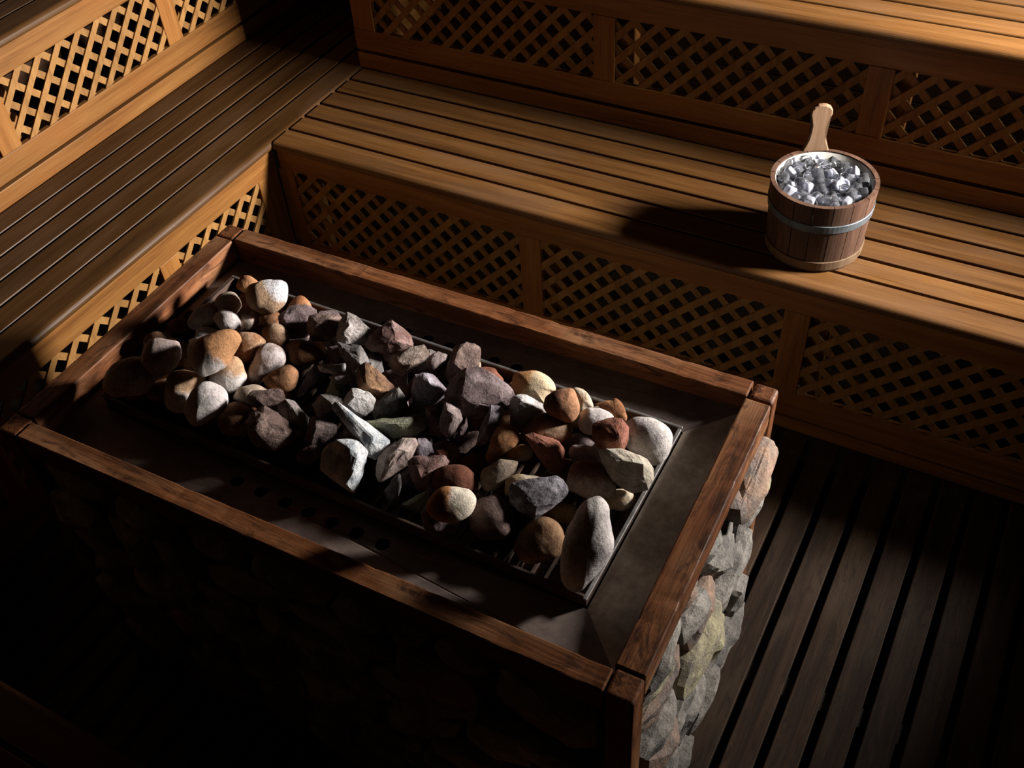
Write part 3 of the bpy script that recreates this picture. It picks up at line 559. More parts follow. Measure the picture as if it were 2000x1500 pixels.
('p','whitegrey',(0.7084,-0.9328,0.7648),0.0188,'-28,6 -23,17 -11,23 2,23 14,17 22,2 24,-23 19,-28 11,-23 -11,-17 -24,-3','smooth pale grey stone with a sharp crest above the two-tone long stone','rounded pebbles heaped in the stove tray'),
('p','whitegrey',(0.6773,-0.9688,0.7446),0.0180,'-35,-6 -21,0 -18,13 -2,19 11,17 32,11 33,-4 2,-14 -29,-20','white wedge of stone tucked behind the long white and orange stone','rounded pebbles heaped in the stove tray'),
('p','orange',(0.7843,-0.8186,0.7250),0.0238,'-32,-13 -24,11 -11,30 4,36 16,28 26,14 30,-2 26,-18 12,-26 -4,-31 -22,-27','orange egg-shaped stone standing at the back edge beside the metal rim','rounded pebbles heaped in the stove tray'),
('p','darkorange',(0.8833,-0.9287,0.7460),0.0230,'-32,-8 -37,10 -21,22 -3,24 16,19 31,9 40,-2 34,-14 16,-21 -6,-23 -24,-18','brown stone with a dark crease next to the grey rocks','rounded pebbles heaped in the stove tray'),
('p','brownbeige',(0.8252,-0.9289,0.7704),0.0194,'-28,5 -22,17 -10,23 5,23 17,17 23,5 25,-7 19,-23 13,-27 -5,-20 -20,-13','brown rounded stone with a lit right side behind the grey-pink tilted oval','rounded pebbles heaped in the stove tray'),
('p','orangebeige',(0.7913,-0.9771,0.7690),0.0228,'-37,-18 -22,1 -16,19 -11,27 2,28 20,27 32,19 37,9 26,0 20,-9 2,-29 -14,-29 -31,-26','orange-beige stone right of the long two-tone stone','rounded pebbles heaped in the stove tray'),
('p','sandy',(0.7546,-0.8602,0.7915),0.0294,'-42,13 -34,23 -17,27 3,32 19,31 34,27 39,19 41,7 40,-5 31,-21 17,-30 2,-34 -17,-33 -32,-24 -40,-8','largest sandy coarse stone at the back with a white patch at its upper right','rounded pebbles heaped in the stove tray'),
('p','whiteorange',(0.7375,-1.1044,0.7496),0.0277,'-32,-5 -27,11 -20,26 -8,35 11,36 36,30 40,19 33,4 21,-8 15,-22 8,-40 -11,-41 -26,-34 -33,-21','stone with an orange top and a white band at the left front','rounded pebbles heaped in the stove tray'),
('p','whiteorange',(0.8023,-1.0470,0.7622),0.0243,'-34,-6 -28,10 -19,22 -6,31 8,34 20,26 26,12 31,-3 24,-21 11,-31 -2,-34 -14,-24 -27,-18','beige-topped stone with a white lower half between the two-tone and the round one','rounded pebbles heaped in the stove tray'),
('p','twotone',(0.7893,-1.0524,0.8228),0.0322,'-45,2 -39,16 -23,23 -9,30 17,39 31,40 44,35 50,23 47,15 34,-5 23,-23 5,-37 -12,-45 -23,-44 -35,-33 -42,-17','long stone, white below and orange above, lying slanted on the left heap','rounded pebbles heaped in the stove tray'),
('p','darkorange',(0.8899,-1.0044,0.7517),0.0211,'-33,2 -22,10 -11,19 4,26 17,25 27,15 29,2 22,-16 8,-23 -8,-23 -22,-19 -31,-10','brown creased stone with an orange face at the border to the grey rocks','rounded pebbles heaped in the stove tray'),
('p','greypink',(0.8391,-0.9835,0.7550),0.0254,'-35,-28 -32,-11 -23,3 -15,20 -6,32 5,38 19,35 31,24 35,8 32,-5 19,-14 -1,-26 -12,-37 -24,-40 -32,-35','grey-pink speckled oval stone tilted in the middle of the left heap','rounded pebbles heaped in the stove tray'),
('p','beige',(0.8711,-1.0611,0.7503),0.0211,'-40,-4 -36,7 -24,16 -4,21 12,20 32,6 36,-9 25,-20 7,-20 -13,-14 -30,-10','beige stone wedged behind a dark angular rock at the front left','rounded pebbles heaped in the stove tray'),
('p','whitegrey',(0.8103,-1.1203,0.7639),0.0285,'-37,-6 -30,10 -20,26 -6,36 9,37 25,31 37,19 40,1 32,-11 21,-20 7,-30 -8,-38 -20,-41 -32,-27','round white-grey wrinkled stone at the front left edge','rounded pebbles heaped in the stove tray'),
('p','brownbeige',(0.8658,-1.1113,0.7377),0.0251,'-35,-1 -30,10 -19,23 -3,32 10,29 27,20 40,7 35,-6 21,-16 10,-27 -5,-31 -17,-30 -30,-20','brown and cream stone at the front edge beside the dark angular rocks','rounded pebbles heaped in the stove tray'),
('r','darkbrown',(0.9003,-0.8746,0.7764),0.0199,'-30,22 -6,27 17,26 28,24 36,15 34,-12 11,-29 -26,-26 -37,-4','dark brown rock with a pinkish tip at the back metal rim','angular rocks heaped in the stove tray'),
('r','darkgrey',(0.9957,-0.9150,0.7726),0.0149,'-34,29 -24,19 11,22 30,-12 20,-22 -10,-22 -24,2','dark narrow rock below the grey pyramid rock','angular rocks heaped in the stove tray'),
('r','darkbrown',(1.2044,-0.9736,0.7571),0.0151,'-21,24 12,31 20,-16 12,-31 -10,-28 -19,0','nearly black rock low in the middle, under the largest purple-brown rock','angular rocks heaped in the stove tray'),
('r','darkbrown',(1.2480,-0.9688,0.7084),0.0141,'-34,-12 -19,7 13,23 29,24 26,-1 5,-16 -19,-23','dark rock in deep shade left of the orange pebble','angular rocks heaped in the stove tray'),
('r','grey',(0.9599,-0.8703,0.7792),0.0205,'-31,5 -26,22 -8,41 9,33 28,14 42,-1 30,-11 9,-30 -4,-45 -18,-32 -28,-11','grey pyramid-shaped rock standing at the back rim','angular rocks heaped in the stove tray'),
('r','redgrey',(1.0298,-0.8502,0.7736),0.0221,'-49,-11 -39,6 -29,19 4,39 25,21 43,7 43,-11 30,-25 1,-31 -19,-25 -39,-18','reddish flat slab with a pointed back corner leaning on the back rim','angular rocks heaped in the stove tray'),
('r','palegrey',(1.0322,-0.8301,0.7437),0.0118,'-24,0 -7,12 22,19 24,0 1,-15 -19,-20','pale speckled chip lying on the reddish slab','angular rocks heaped in the stove tray'),
('r','greybrown',(1.0854,-0.8746,0.7665),0.0183,'-36,2 -28,12 0,22 30,28 41,10 30,-5 14,-16 -11,-30 -28,-25 -38,-11','long grey-brown block right below the reddish slab','angular rocks heaped in the stove tray'),
('r','greypinkrock',(1.1135,-0.8329,0.7359),0.0119,'-13,17 6,20 23,13 16,-4 -3,-26 -11,-24 -18,3','triangular pinkish-grey rock next to the perforated metal sheet','angular rocks heaped in the stove tray'),
('r','palegrey',(0.9566,-0.9380,0.7469),0.0100,'-29,5 -9,9 23,10 24,-6 11,-11 -22,-7','thin pale ledge-like rock near the brown pebbles','angular rocks heaped in the stove tray'),
('r','grey',(0.9793,-0.9480,0.7407),0.0090,'-22,3 -9,10 18,8 21,-2 11,-10 -5,-10 -17,-8','small grey chip under the pale ledge-like rock','angular rocks heaped in the stove tray'),
('r','purple',(0.9120,-0.9589,0.7184),0.0128,'-25,-24 -11,3 11,33 23,28 21,8 6,-11 -11,-30 -25,-35','purple sliver leaning between the pebbles and the rocks','angular rocks heaped in the stove tray'),
('r','greenwhite',(0.9709,-0.9620,0.7098),0.0134,'-23,-10 -8,24 6,25 19,13 26,2 11,-14 2,-22 -15,-25','rock with a bright green-white tip at the left of the rock heap','angular rocks heaped in the stove tray'),
('r','redgrey',(1.1174,-0.9395,0.7553),0.0084,'-15,11 9,16 11,-7 1,-21 -8,-7','thin reddish rock behind the glassy dark rock','angular rocks heaped in the stove tray'),
('r','purple',(1.1547,-0.9267,0.7622),0.0188,'-25,-11 -22,18 -19,31 -4,35 12,31 25,18 42,-3 25,-6 9,-21 -3,-37 -22,-40','bluish-purple rock with a bright spike pointing right','angular rocks heaped in the stove tray'),
('r','brownrock',(1.0697,-0.9614,0.7814),0.0188,'-28,-9 -33,10 -27,29 -14,37 5,24 22,8 41,-11 31,-22 25,-32 5,-29 -17,-19','brown rock with rusty facets and a thin lit upper edge','angular rocks heaped in the stove tray'),
('r','darkgrey',(1.1168,-0.9830,0.7607),0.0173,'-35,1 -6,17 2,32 14,35 24,16 32,0 24,-18 2,-24 -30,-23','glassy dark grey rock beside the white-grey block','angular rocks heaped in the stove tray'),
('r','olive',(1.1572,-1.0211,0.7644),0.0184,'-61,10 -31,12 0,15 23,18 46,14 48,-4 23,-19 -8,-19 -31,-11 -52,-2','olive-grey long rock with yellow-green specks in the middle','angular rocks heaped in the stove tray'),
('r','bluewhite',(1.1219,-1.0684,0.7787),0.0189,'-57,46 -48,57 -33,43 -17,32 1,19 18,3 44,-12 43,-23 33,-31 18,-46 7,-40 -5,-24 -17,9 -33,25','long bluish-white rock lying slanted across the middle','angular rocks heaped in the stove tray'),
('r','palegrey',(1.0744,-1.0158,0.7809),0.0168,'-30,-3 -22,17 -13,27 1,26 20,19 30,6 27,-13 14,-22 -8,-29 -21,-18','white-grey smooth block in the centre of the heap','angular rocks heaped in the stove tray'),
('r','greypinkrock',(1.2341,-0.9735,0.7735),0.0143,'-19,-10 -14,13 -8,30 3,30 18,16 21,-2 9,-16 6,-30 -6,-32 -16,-22','column-like rock with a pinkish lit face right of centre','angular rocks heaped in the stove tray'),
('r','darkbrown',(1.1774,-0.8298,0.7604),0.0200,'-29,-7 -24,13 -18,28 4,37 19,33 30,25 29,3 27,-17 19,-22 9,-27 -1,-36 -26,-36','upright dark block with a bright white right side at the back rim','angular rocks heaped in the stove tray'),
('r','purplebrown',(1.2505,-0.9054,0.7786),0.0306,'-60,1 -51,16 -35,36 -19,47 -2,47 15,39 33,27 45,25 66,0 61,-16 47,-25 25,-35 -4,-46 -27,-41 -48,-22 -59,-11','largest rock of the heap, purple-brown and rough','angular rocks heaped in the stove tray'),
('r','purple',(1.2956,-0.9445,0.7577),0.0146,'-26,-35 -16,-5 -6,18 2,35 23,32 23,21 15,-4 2,-24 -12,-36','thin purple rock standing beside the orange pebble','angular rocks heaped in the stove tray'),
('r','grey',(0.9675,-1.0733,0.7584),0.0163,'-29,18 -13,29 3,26 19,9 30,-7 26,-23 10,-28 -9,-22 -25,-4','grey mottled rock left of the purple-grey wedge at the front','angular rocks heaped in the stove tray'),
('r','darkbrown',(0.9146,-1.0710,0.7687),0.0159,'-36,8 -28,18 -4,15 11,16 17,23 27,19 35,-3 22,-9 12,-24 -10,-21 -29,-8','dark rock with a small white corner lying against the beige stone','angular rocks heaped in the stove tray'),
('r','darkbrown',(0.9556,-1.1226,0.7638),0.0243,'-43,12 -34,32 -9,42 10,32 34,15 49,-7 38,-26 10,-38 -21,-32 -37,-12','large dark rock with a thin jagged lit right edge at the front left','angular rocks heaped in the stove tray'),
('r','greypinkrock',(1.0303,-1.0811,0.7502),0.0163,'-29,-22 -18,10 -10,30 4,27 32,13 32,0 17,-11 -2,-25 -18,-33','purple-grey wedge rock with a lit upper face at the front','angular rocks heaped in the stove tray'),
('r','darkbrown',(1.0354,-1.1233,0.7370),0.0111,'-21,1 -9,14 11,17 21,10 19,-5 -1,-18 -18,-13','small dark chip above the front metal wall with a lit tip','angular rocks heaped in the stove tray'),
('r','bluewhite',(1.1178,-1.1266,0.7616),0.0246,'-42,-11 -39,22 -14,39 4,39 22,40 30,28 37,22 37,-1 27,-26 19,-54 10,-49 -8,-34 -29,-23','dark-backed rock with a tall white right face at the front','angular rocks heaped in the stove tray'),
('r','purple',(1.2162,-1.0316,0.7444),0.0107,'-16,6 -13,20 0,20 11,12 14,-2 21,-17 -13,-16','small purple shard behind the ridged brown rock','angular rocks heaped in the stove tray'),
('r','darkgrey',(1.1962,-1.1107,0.7114),0.0108,'-15,-1 -1,23 10,29 13,17 8,-17 3,-27 -3,-24 -13,-15','dark sliver with a lit right edge hanging over the front metal wall','angular rocks heaped in the stove tray'),
('r','pinkgrey',(1.1810,-1.0717,0.7471),0.0194,'-34,-18 -28,4 -17,15 -2,27 13,35 35,35 39,24 29,4 19,-14 -5,-30 -27,-42 -33,-30','smooth pinkish slab tilted at the front middle','angular rocks heaped in the stove tray'),
('r','redgrey',(1.2445,-1.0735,0.7527),0.0179,'-32,13 -23,22 8,23 33,24 40,14 32,1 15,-12 3,-27 -7,-39 -18,-31 -29,-6','ridged reddish-brown rock right of the pinkish slab','angular rocks heaped in the stove tray'),
('r','olive',(1.2466,-1.1110,0.7066),0.0123,'-29,-3 -8,12 18,23 22,-3 7,-18 -16,-16','dim greenish rock at the front edge left of the bright oval pebble','angular rocks heaped in the stove tray'),
('r','darkred',(1.2483,-1.0281,0.7400),0.0075,'-12,11 0,13 11,4 13,-10 -1,-13 -12,-1','little dark red chip behind the ridged reddish rock','angular rocks heaped in the stove tray'),
('p','darkred',(1.2900,-1.0011,0.7111),0.0147,'-26,4 -13,14 5,16 20,8 22,-3 10,-17 -9,-15','dark red pebble sunk between the rocks and the right heap','rounded pebbles heaped in the stove tray'),
('p','darkred',(1.2988,-1.0710,0.7485),0.0232,'-39,-7 -33,12 -17,23 2,25 20,19 36,2 38,-17 23,-22 -4,-19 -27,-18','wide dark red-brown pebble behind the bright oval one','rounded pebbles heaped in the stove tray'),
('p','orangecream',(1.3175,-0.8308,0.7578),0.0256,'-38,6 -32,22 -14,27 7,27 25,18 39,5 42,-7 32,-12 22,-26 19,-31 0,-26 -22,-21 -36,-11','large orange and cream pebble at the back edge beside the perforated sheet','rounded pebbles heaped in the stove tray'),
('r','palegrey',(1.3358,-0.8948,0.7640),0.0180,'-26,7 -25,22 -10,29 5,27 25,16 40,5 41,-3 25,-7 10,-20 -3,-31 -18,-35 -25,-20','light grey angular rock between the purple-brown rock and the red-brown boulder','angular rocks heaped in the stove tray'),
('p','brownbeige',(1.3838,-0.9106,0.7511),0.0265,'-45,-14 -38,4 -23,22 0,31 21,20 44,12 47,-3 37,-16 14,-21 -15,-21 -36,-29','wide grey-brown stone under the red-brown boulder','rounded pebbles heaped in the stove tray'),
('p','orange',(1.4714,-0.8222,0.7574),0.0156,'-34,11 -17,15 -4,16 4,18 14,9 23,-9 23,-19 18,-22 4,-19 -11,-6 -25,3','orange ridged pebble at the back edge near the big white stone','rounded pebbles heaped in the stove tray'),
('p','cream',(1.4098,-0.8183,0.7520),0.0138,'-17,19 -6,21 6,14 16,-1 19,-13 9,-16 -4,-23 -12,-3','cream pebble behind the red-brown boulder','rounded pebbles heaped in the stove tray'),
('p','redbrown',(1.4012,-0.8766,0.7894),0.0228,'-33,4 -28,14 -15,22 3,27 16,28 24,17 29,0 27,-17 13,-28 -3,-27 -23,-17 -33,-5','red-brown boulder with a dark left side in the back row of the right heap','rounded pebbles heaped in the stove tray'),
('p','whitegrey',(1.4518,-0.8606,0.7603),0.0207,'-28,6 -16,19 -6,23 10,22 25,16 34,4 30,-7 10,-15 0,-25 -16,-25 -28,-14','pale stone with two dark specks behind the faceted red stone','rounded pebbles heaped in the stove tray'),
('p','purplebrown',(1.4273,-0.8721,0.7037),0.0144,'-27,-1 -15,12 0,15 22,6 28,-8 12,-13 -9,-9 -19,-13','dark purplish pebble beneath the faceted red stone','rounded pebbles heaped in the stove tray'),
('p','whitepebble',(1.5520,-0.8611,0.7593),0.0311,'-40,24 -30,33 -14,37 8,35 29,25 40,8 40,-13 31,-31 18,-39 3,-41 -17,-29 -37,-15 -41,8','biggest white stone at the right metal rim','rounded pebbles heaped in the stove tray'),
('r','redrock',(1.5021,-0.9020,0.7877),0.0193,'-33,-4 -31,18 -19,23 3,31 19,29 30,13 31,-9 21,-27 -1,-32 -22,-23','faceted red stone leaning on the biggest white stone','angular rocks heaped in the stove tray'),
('p','orangecream',(1.3648,-0.9649,0.7401),0.0122,'-21,0 -11,8 2,14 14,11 19,3 16,-9 -4,-12 -18,-9','small orange pebble with a pale top behind the red pointed stone','rounded pebbles heaped in the stove tray'),
('p','orange',(1.3292,-0.9656,0.7469),0.0222,'-29,-24 -25,-9 -19,8 -10,25 0,32 14,32 26,21 31,8 26,-5 15,-12 4,-23 -10,-34 -20,-35','upright orange pebble at the left of the right heap','rounded pebbles heaped in the stove tray'),
('p','greybeige',(1.3569,-1.0283,0.7484),0.0202,'-31,-4 -25,7 -12,12 5,23 25,25 35,20 28,2 12,-12 -4,-25 -17,-29 -28,-20','grey-brown oblong pebble in half shade below the upright orange one','rounded pebbles heaped in the stove tray'),
('r','redrock',(1.4103,-0.9535,0.7523),0.0187,'-40,31 -27,37 -13,27 6,23 20,20 29,3 28,-26 22,-40 11,-39 -3,-28 -18,-9 -31,11','red pointed stone like an arrowhead in the middle of the right heap','angular rocks heaped in the stove tray'),
('p','greybeige',(1.4398,-0.9709,0.7140),0.0075,'-11,3 -4,10 6,7 10,-7 -1,-11','small pale pebble peeking out behind the charcoal block','rounded pebbles heaped in the stove tray'),
('p','cream',(1.4054,-1.0289,0.7465),0.0196,'-33,-4 -30,10 -12,16 14,17 35,12 35,-4 14,-16 -17,-17 -31,-16','cream stone mostly hidden behind the charcoal block','rounded pebbles heaped in the stove tray'),
('p','olivepebble',(1.4729,-1.0275,0.7095),0.0161,'-33,2 -16,12 5,16 22,12 26,-5 15,-16 -9,-14 -25,-5','olive-brown pebble in the shade between the charcoal block and the long white stone','rounded pebbles heaped in the stove tray'),
('r','mauve',(1.4692,-0.9221,0.7380),0.0151,'-32,8 -26,19 -10,21 10,17 25,4 34,-9 32,-21 21,-19 9,-16 -13,-16 -28,-9','coarse mauve-grey stone above the brown-topped stone','angular rocks heaped in the stove tray'),
('r','creamrock',(1.5502,-0.9407,0.7660),0.0237,'-48,31 -37,36 -12,34 14,27 34,17 42,1 42,-19 34,-34 9,-39 -12,-31 -26,-19 -39,3 -44,17','cream angular stone at the right metal rim, in front of the biggest white one','angular rocks heaped in the stove tray'),
('p','cream',(1.5459,-0.9644,0.7094),0.0166,'-25,2 -8,18 10,18 22,12 25,0 18,-11 4,-18 -10,-17 -20,-18','small smooth oval stone touching the right rim above the longest white one','rounded pebbles heaped in the stove tray'),
('p','browntop',(1.4967,-0.9718,0.7440),0.0275,'-39,-7 -37,14 -28,28 -7,32 14,30 26,18 36,-1 42,-15 38,-26 21,-29 -2,-29 -25,-20 -35,-15','brown-topped cream stone directly above the longest white one','rounded pebbles heaped in the stove tray'),
('p','brightoval',(1.3423,-1.1469,0.7976),0.0259,'-40,0 -32,13 -20,23 -4,27 15,27 30,23 39,10 37,-4 27,-18 13,-26 -10,-28 -28,-22 -38,-12','bright oval pebble with an orange-brown left end at the front edge','rounded pebbles heaped in the stove tray'),
('p','mauvepebble',(1.3892,-1.1095,0.7453),0.0272,'-35,-3 -36,10 -29,23 -12,32 4,34 20,28 31,14 38,-3 32,-19 18,-30 -1,-33 -20,-28 -31,-17','smooth dull mauve stone in shade between the bright oval and the brown egg','rounded pebbles heaped in the stove tray'),
('r','charcoal',(1.4420,-1.0520,0.7672),0.0231,'-46,11 -42,22 -17,20 6,30 30,32 43,24 49,3 41,-9 20,-20 5,-32 -5,-39 -28,-28 -44,-13','rough charcoal block lying on the pebbles of the right heap','angular rocks heaped in the stove tray'),
('p','brownegg',(1.4721,-1.1032,0.7256),0.0296,'-42,-11 -37,6 -20,26 -3,39 9,41 24,31 36,14 41,-3 31,-23 12,-31 -8,-35 -30,-30 -40,-21','brown egg-shaped stone at the front edge left of the longest white one','rounded pebbles heaped in the stove tray'),
('p','whitepebble',(1.5572,-1.1117,0.7785),0.0392,'-40,-45 -37,-13 -29,19 -17,43 -5,62 8,71 21,74 31,64 34,43 39,19 39,-2 31,-21 11,-49 -1,-63 -11,-71 -24,-70 -37,-60','longest stone, pale and upright at the front right corner of the metal box','rounded pebbles heaped in the stove tray'),
]

def smooth_outline(P, n):
    """closed Catmull-Rom through the outline points, resampled"""
    out = []; m = len(P)
    for i in range(m):
        p0, p1, p2, p3 = P[i-1], P[i], P[(i+1) % m], P[(i+2) % m]
        for k in range(n):
            t = k/n; t2 = t*t; t3 = t2*t
            out.append(0.5*((2*p1)+(-p0+p2)*t+(2*p0-5*p1+4*p2-p3)*t2+(-p0+3*p1-3*p2+p3)*t3))
    return out
def pebble(P, c, seed):
    O = smooth_outline(P, 5); n = len(O); bm = bmesh.new(); rings = []; lat = 15
    for j in range(1, lat):
        ph = -PI/2+PI*j/lat; cr = math.cos(ph)**0.86; z = math.sin(ph)*c
        # outline gets rounder towards the poles
        k = abs(math.sin(ph)); rm = sum(p.length for p in O)/n
        ring_ = []
        for p in O:
            q = p.lerp(p.normalized()*rm, 0.35*k)*cr; ring_.append(bm.verts.new((q.x, q.y, z)))
        rings.append(ring_)
    lo_ = bm.verts.new((0, 0, -c)); hi_ = bm.verts.new((0, 0, c))
    for j in range(len(rings)-1):
        for i in range(n): bm.faces.new((rings[j][i], rings[j][(i+1) % n], rings[j+1][(i+1) % n], rings[j+1][i]))
    for i in range(n):
        bm.faces.new((lo_, rings[0][(i+1) % n], rings[0][i])); bm.faces.new((hi_, rings[-1][i], rings[-1][(i+1) % n]))
    bm.normal_update()
    for v in bm.verts:
        q = v.co*28+Vector((seed, 0, seed)); d = noise.noise(q)*0.0035+noise.noise(v.co*75+Vector((0, seed, 0)))*0.0009
        # a soft dent here and there
        d -= max(0, noise.noise(v.co*20+Vector((seed*2, 3, 1)))-0.3)*0.010
        v.co += v.normal*d
    return bm
def rock(P, c, seed):
    rnd = random.Random(int(seed*97)); pts = []
    for p in P: pts.append(Vector((p.x, p.y, rnd.uniform(-0.30, 0.30)*c)))
    a0 = rnd.uniform(0, 2*PI)
    # a tilted front plateau: facets meet in an off-centre ridge
    s = rnd.uniform(0.32, 0.62); tl = Vector((math.cos(a0), math.sin(a0)))
    for p in P[::2]:
        q = p*rnd.uniform(s*0.8, s*1.2); h_ = c*(0.88+0.35*(q.normalized().dot(tl)))
        pts.append(Vector((q.x, q.y, h_)))
        q = p*rnd.uniform(0.4, 0.8); pts.append(Vector((q.x, q.y, -c*rnd.uniform(0.75, 1.0))))
    bm = bmesh.new(); rough_rock(bm, pts, 4, 0.0026, seed, 42.0)
    return bm
rootrot = VIEW.to_quaternion()
mats_ = {}
for i, (kind, key, loc, c, outl, label, group) in enumerate(STONES):
    P = [Vector((float(a.split(',')[0])/1000, float(a.split(',')[1])/1000)) for a in outl.split()]
    seed = i*1.37+3.1
    bm = pebble(P, c, seed) if kind == 'p' else rock(P, c, seed)
    nm = 'pebble' if kind == 'p' else 'rock'
    me = bpy.data.meshes.new(nm); bmesh.ops.recalc_face_normals(bm, faces=bm.faces[:])
    bm.to_mesh(me); bm.free(); me.materials.append(smat(key))
    if kind == 'p':
        for p in me.polygons: p.use_smooth = True
    o = bpy.data.objects.new(nm, me); COL.objects.link(o); o.location = loc
    o.rotation_mode = 'QUATERNION'; o.rotation_quaternion = rootrot
    tag(o, label, 'stone', group)

# ------------------------------------------------------------------ the bucket of ice
BC = (1.962, 0.200); BZ0 = h; BZ1 = 0.809; RT, RB = 0.1555, 0.1415
M['stave'] = wood('bucket_stave_wood', ((0.028, 0.013, 0.008), (0.062, 0.031, 0.019), (0.10, 0.054, 0.034)), 'z', 0.6, 0.4, 0.4, (0.07, 0.04, 0.028), 0.5)
M['handle'] = wood('handle_wood', ((0.085, 0.048, 0.025), (0.14, 0.083, 0.047), (0.185, 0.115, 0.07)), 'z', 0.5, 0.2, 0.1)
M['rimwood'] = wood('bucket_rim_wood', ((0.065, 0.038, 0.02), (0.105, 0.065, 0.036), (0.15, 0.095, 0.055)), 'z', 0.6, 0.2, 0.2)
m, nt, b = newmat('white_plastic_liner'); b.inputs['Base Color'].default_value = (0.30, 0.29, 0.265, 1); b.inputs['Roughness'].default_value = 0.35; M['liner'] = m
m, nt, b = newmat('ice'); b.inputs['Base Color'].default_value = (0.93, 0.95, 1, 1); b.inputs['Roughness'].default_value = 0.03
b.inputs['IOR'].default_value = 1.31; b.inputs['Transmission Weight'].default_value = 0.97; M['ice'] = m
m, nt, b = newmat('cloudy_ice'); b.inputs['Base Color'].default_value = (0.86, 0.88, 0.98, 1); b.inputs['Roughness'].default_value = 0.08
b.inputs['IOR'].default_value = 1.31; b.inputs['Transmission Weight'].default_value = 0.82; M['cloudy'] = m
bucket = empty('ice_bucket', (BC[0], BC[1], h), 'round wooden bucket full of ice standing on the lower bench', 'bucket'); BO = (BC[0], BC[1], h)
R_at = lambda z: RB+(RT-RB)*(z-BZ0)/(BZ1-BZ0)
bm = bmesh.new(); ns = 17
for i in range(ns):
    a0 = 2*PI*i/ns+0.004*2; a1 = 2*PI*(i+1)/ns-0.004*2; m_ = 5; th = 0.013
    rows = []
    for z in (BZ0+0.002, BZ1):
        R = R_at(z); rows.append([(BC[0]+(R-t)*math.cos(a), BC[1]+(R-t)*math.sin(a), z) for t in (0, th) for a in [a0+(a1-a0)*k/m_ for k in range(m_+1)]])
    lo_ = [bm.verts.new(p) for p in rows[0]]; hi_ = [bm.verts.new(p) for p in rows[1]]; q = m_+1
    for k in range(m_):
        bm.faces.new((lo_[k], lo_[k+1], hi_[k+1], hi_[k])); bm.faces.new((lo_[q+k+1], lo_[q+k], hi_[q+k], hi_[q+k+1]))
        bm.faces.new((hi_[k], hi_[k+1], hi_[q+k+1], hi_[q+k])); bm.faces.new((lo_[k+1], lo_[k], lo_[q+k], lo_[q+k+1]))
    bm.faces.new((lo_[0], hi_[0], hi_[q], lo_[q])); bm.faces.new((lo_[m_], lo_[q+m_], hi_[q+m_], hi_[m_]))
fin('staves', bm, M['stave'], bucket, BO)
def band(bm, z0, z1, r0, r1, t, n=72, inner_r=None):
    """hoop between z0 and z1 with outer radius r0 (bottom) and r1 (top) and thickness t, edges eased"""
    prof = [(r0-t, z0), (r0-0.001, z0), (r0, z0+0.001), (r1, z1-0.001), (r1-0.001, z1), (r1-t, z1)]
    rg = []
    for k in range(n):
        a = 2*PI*k/n; rg.append([bm.verts.new((BC[0]+r*math.cos(a), BC[1]+r*math.sin(a), z)) for r, z in prof])
    for k in range(n):
        A, B_ = rg[k], rg[(k+1) % n]
        for j in range(len(prof)): bm.faces.new((A[j], B_[j], B_[(j+1) % len(prof)], A[(j+1) % len(prof)]))
bm = bmesh.new(); z0, z1 = BZ0+0.150, BZ0+0.176; band(bm, z0, z1, R_at(z0)+0.0032, R_at(z1)+0.0032, 0.003)
tag(fin('hoop', bm, M['hoop'], bucket, BO, smooth=False), 'grey metal hoop around the middle')
bm = bmesh.new(); z0, z1 = BZ0+0.010, BZ0+0.040; band(bm, z0, z1, R_at(z0)+0.0042, R_at(z1)+0.0042, 0.004)
tag(fin('hoop', bm, M['rimwood'], bucket, BO), 'pale wooden band at the foot')
bm = bmesh.new(); bmesh.ops.create_cone(bm, segments=48, radius1=RB-0.013, radius2=RB-0.013, depth=0.012, cap_ends=True, matrix=Matrix.Translation((BC[0], BC[1], BZ0+0.012)))
fin('bottom', bm, M['stave'], bucket, BO)
# plastic liner: thin cup with a rim just below the stave tops
bm = bmesh.new(); n = 64; prof = [(0.0, BZ0+0.022), (R_at(BZ0+0.02)-0.020, BZ0+0.022), (R_at(BZ1)-0.0155, BZ1-0.004), (R_at(BZ1)-0.0135, BZ1-0.004), (R_at(BZ0+0.02)-0.0165, BZ0+0.019), (0.0, BZ0+0.019)]
rg = [[bm.verts.new((BC[0]+r*math.cos(2*PI*k/n), BC[1]+r*math.sin(2*PI*k/n), z)) for r, z in prof[1:5]] for k in range(n)]
c0 = bm.verts.new((BC[0], BC[1], prof[0][1])); c1 = bm.verts.new((BC[0], BC[1], prof[5][1]))
for k in range(n):
    A, B_ = rg[k], rg[(k+1) % n]
    for j in range(3): bm.faces.new((A[j], B_[j], B_[j+1], A[j+1]))
    bm.faces.new((c0, B_[0], A[0])); bm.faces.new((c1, A[3], B_[3]))
fin('liner', bm, M['liner'], bucket, BO, smooth=True)
m, nt, b = newmat('meltwater'); b.inputs['Base Color'].default_value = (0.80, 0.83, 0.92, 1); b.inputs['Roughness'].default_value = 0.02; b.inputs['IOR'].default_value = 1.33; b.inputs['Transmission Weight'].default_value = 1.0; M['water'] = m
bm = bmesh.new(); bmesh.ops.create_cone(bm, segments=64, radius1=R_at(BZ0+0.03)-0.0215, radius2=R_at(BZ1-0.027)-0.0175, depth=BZ1-0.027-(BZ0+0.024), cap_ends=True, matrix=Matrix.Translation((BC[0], BC[1], (BZ1-0.027+BZ0+0.024)/2)))
fin('meltwater', bm, M['water'], bucket, BO)
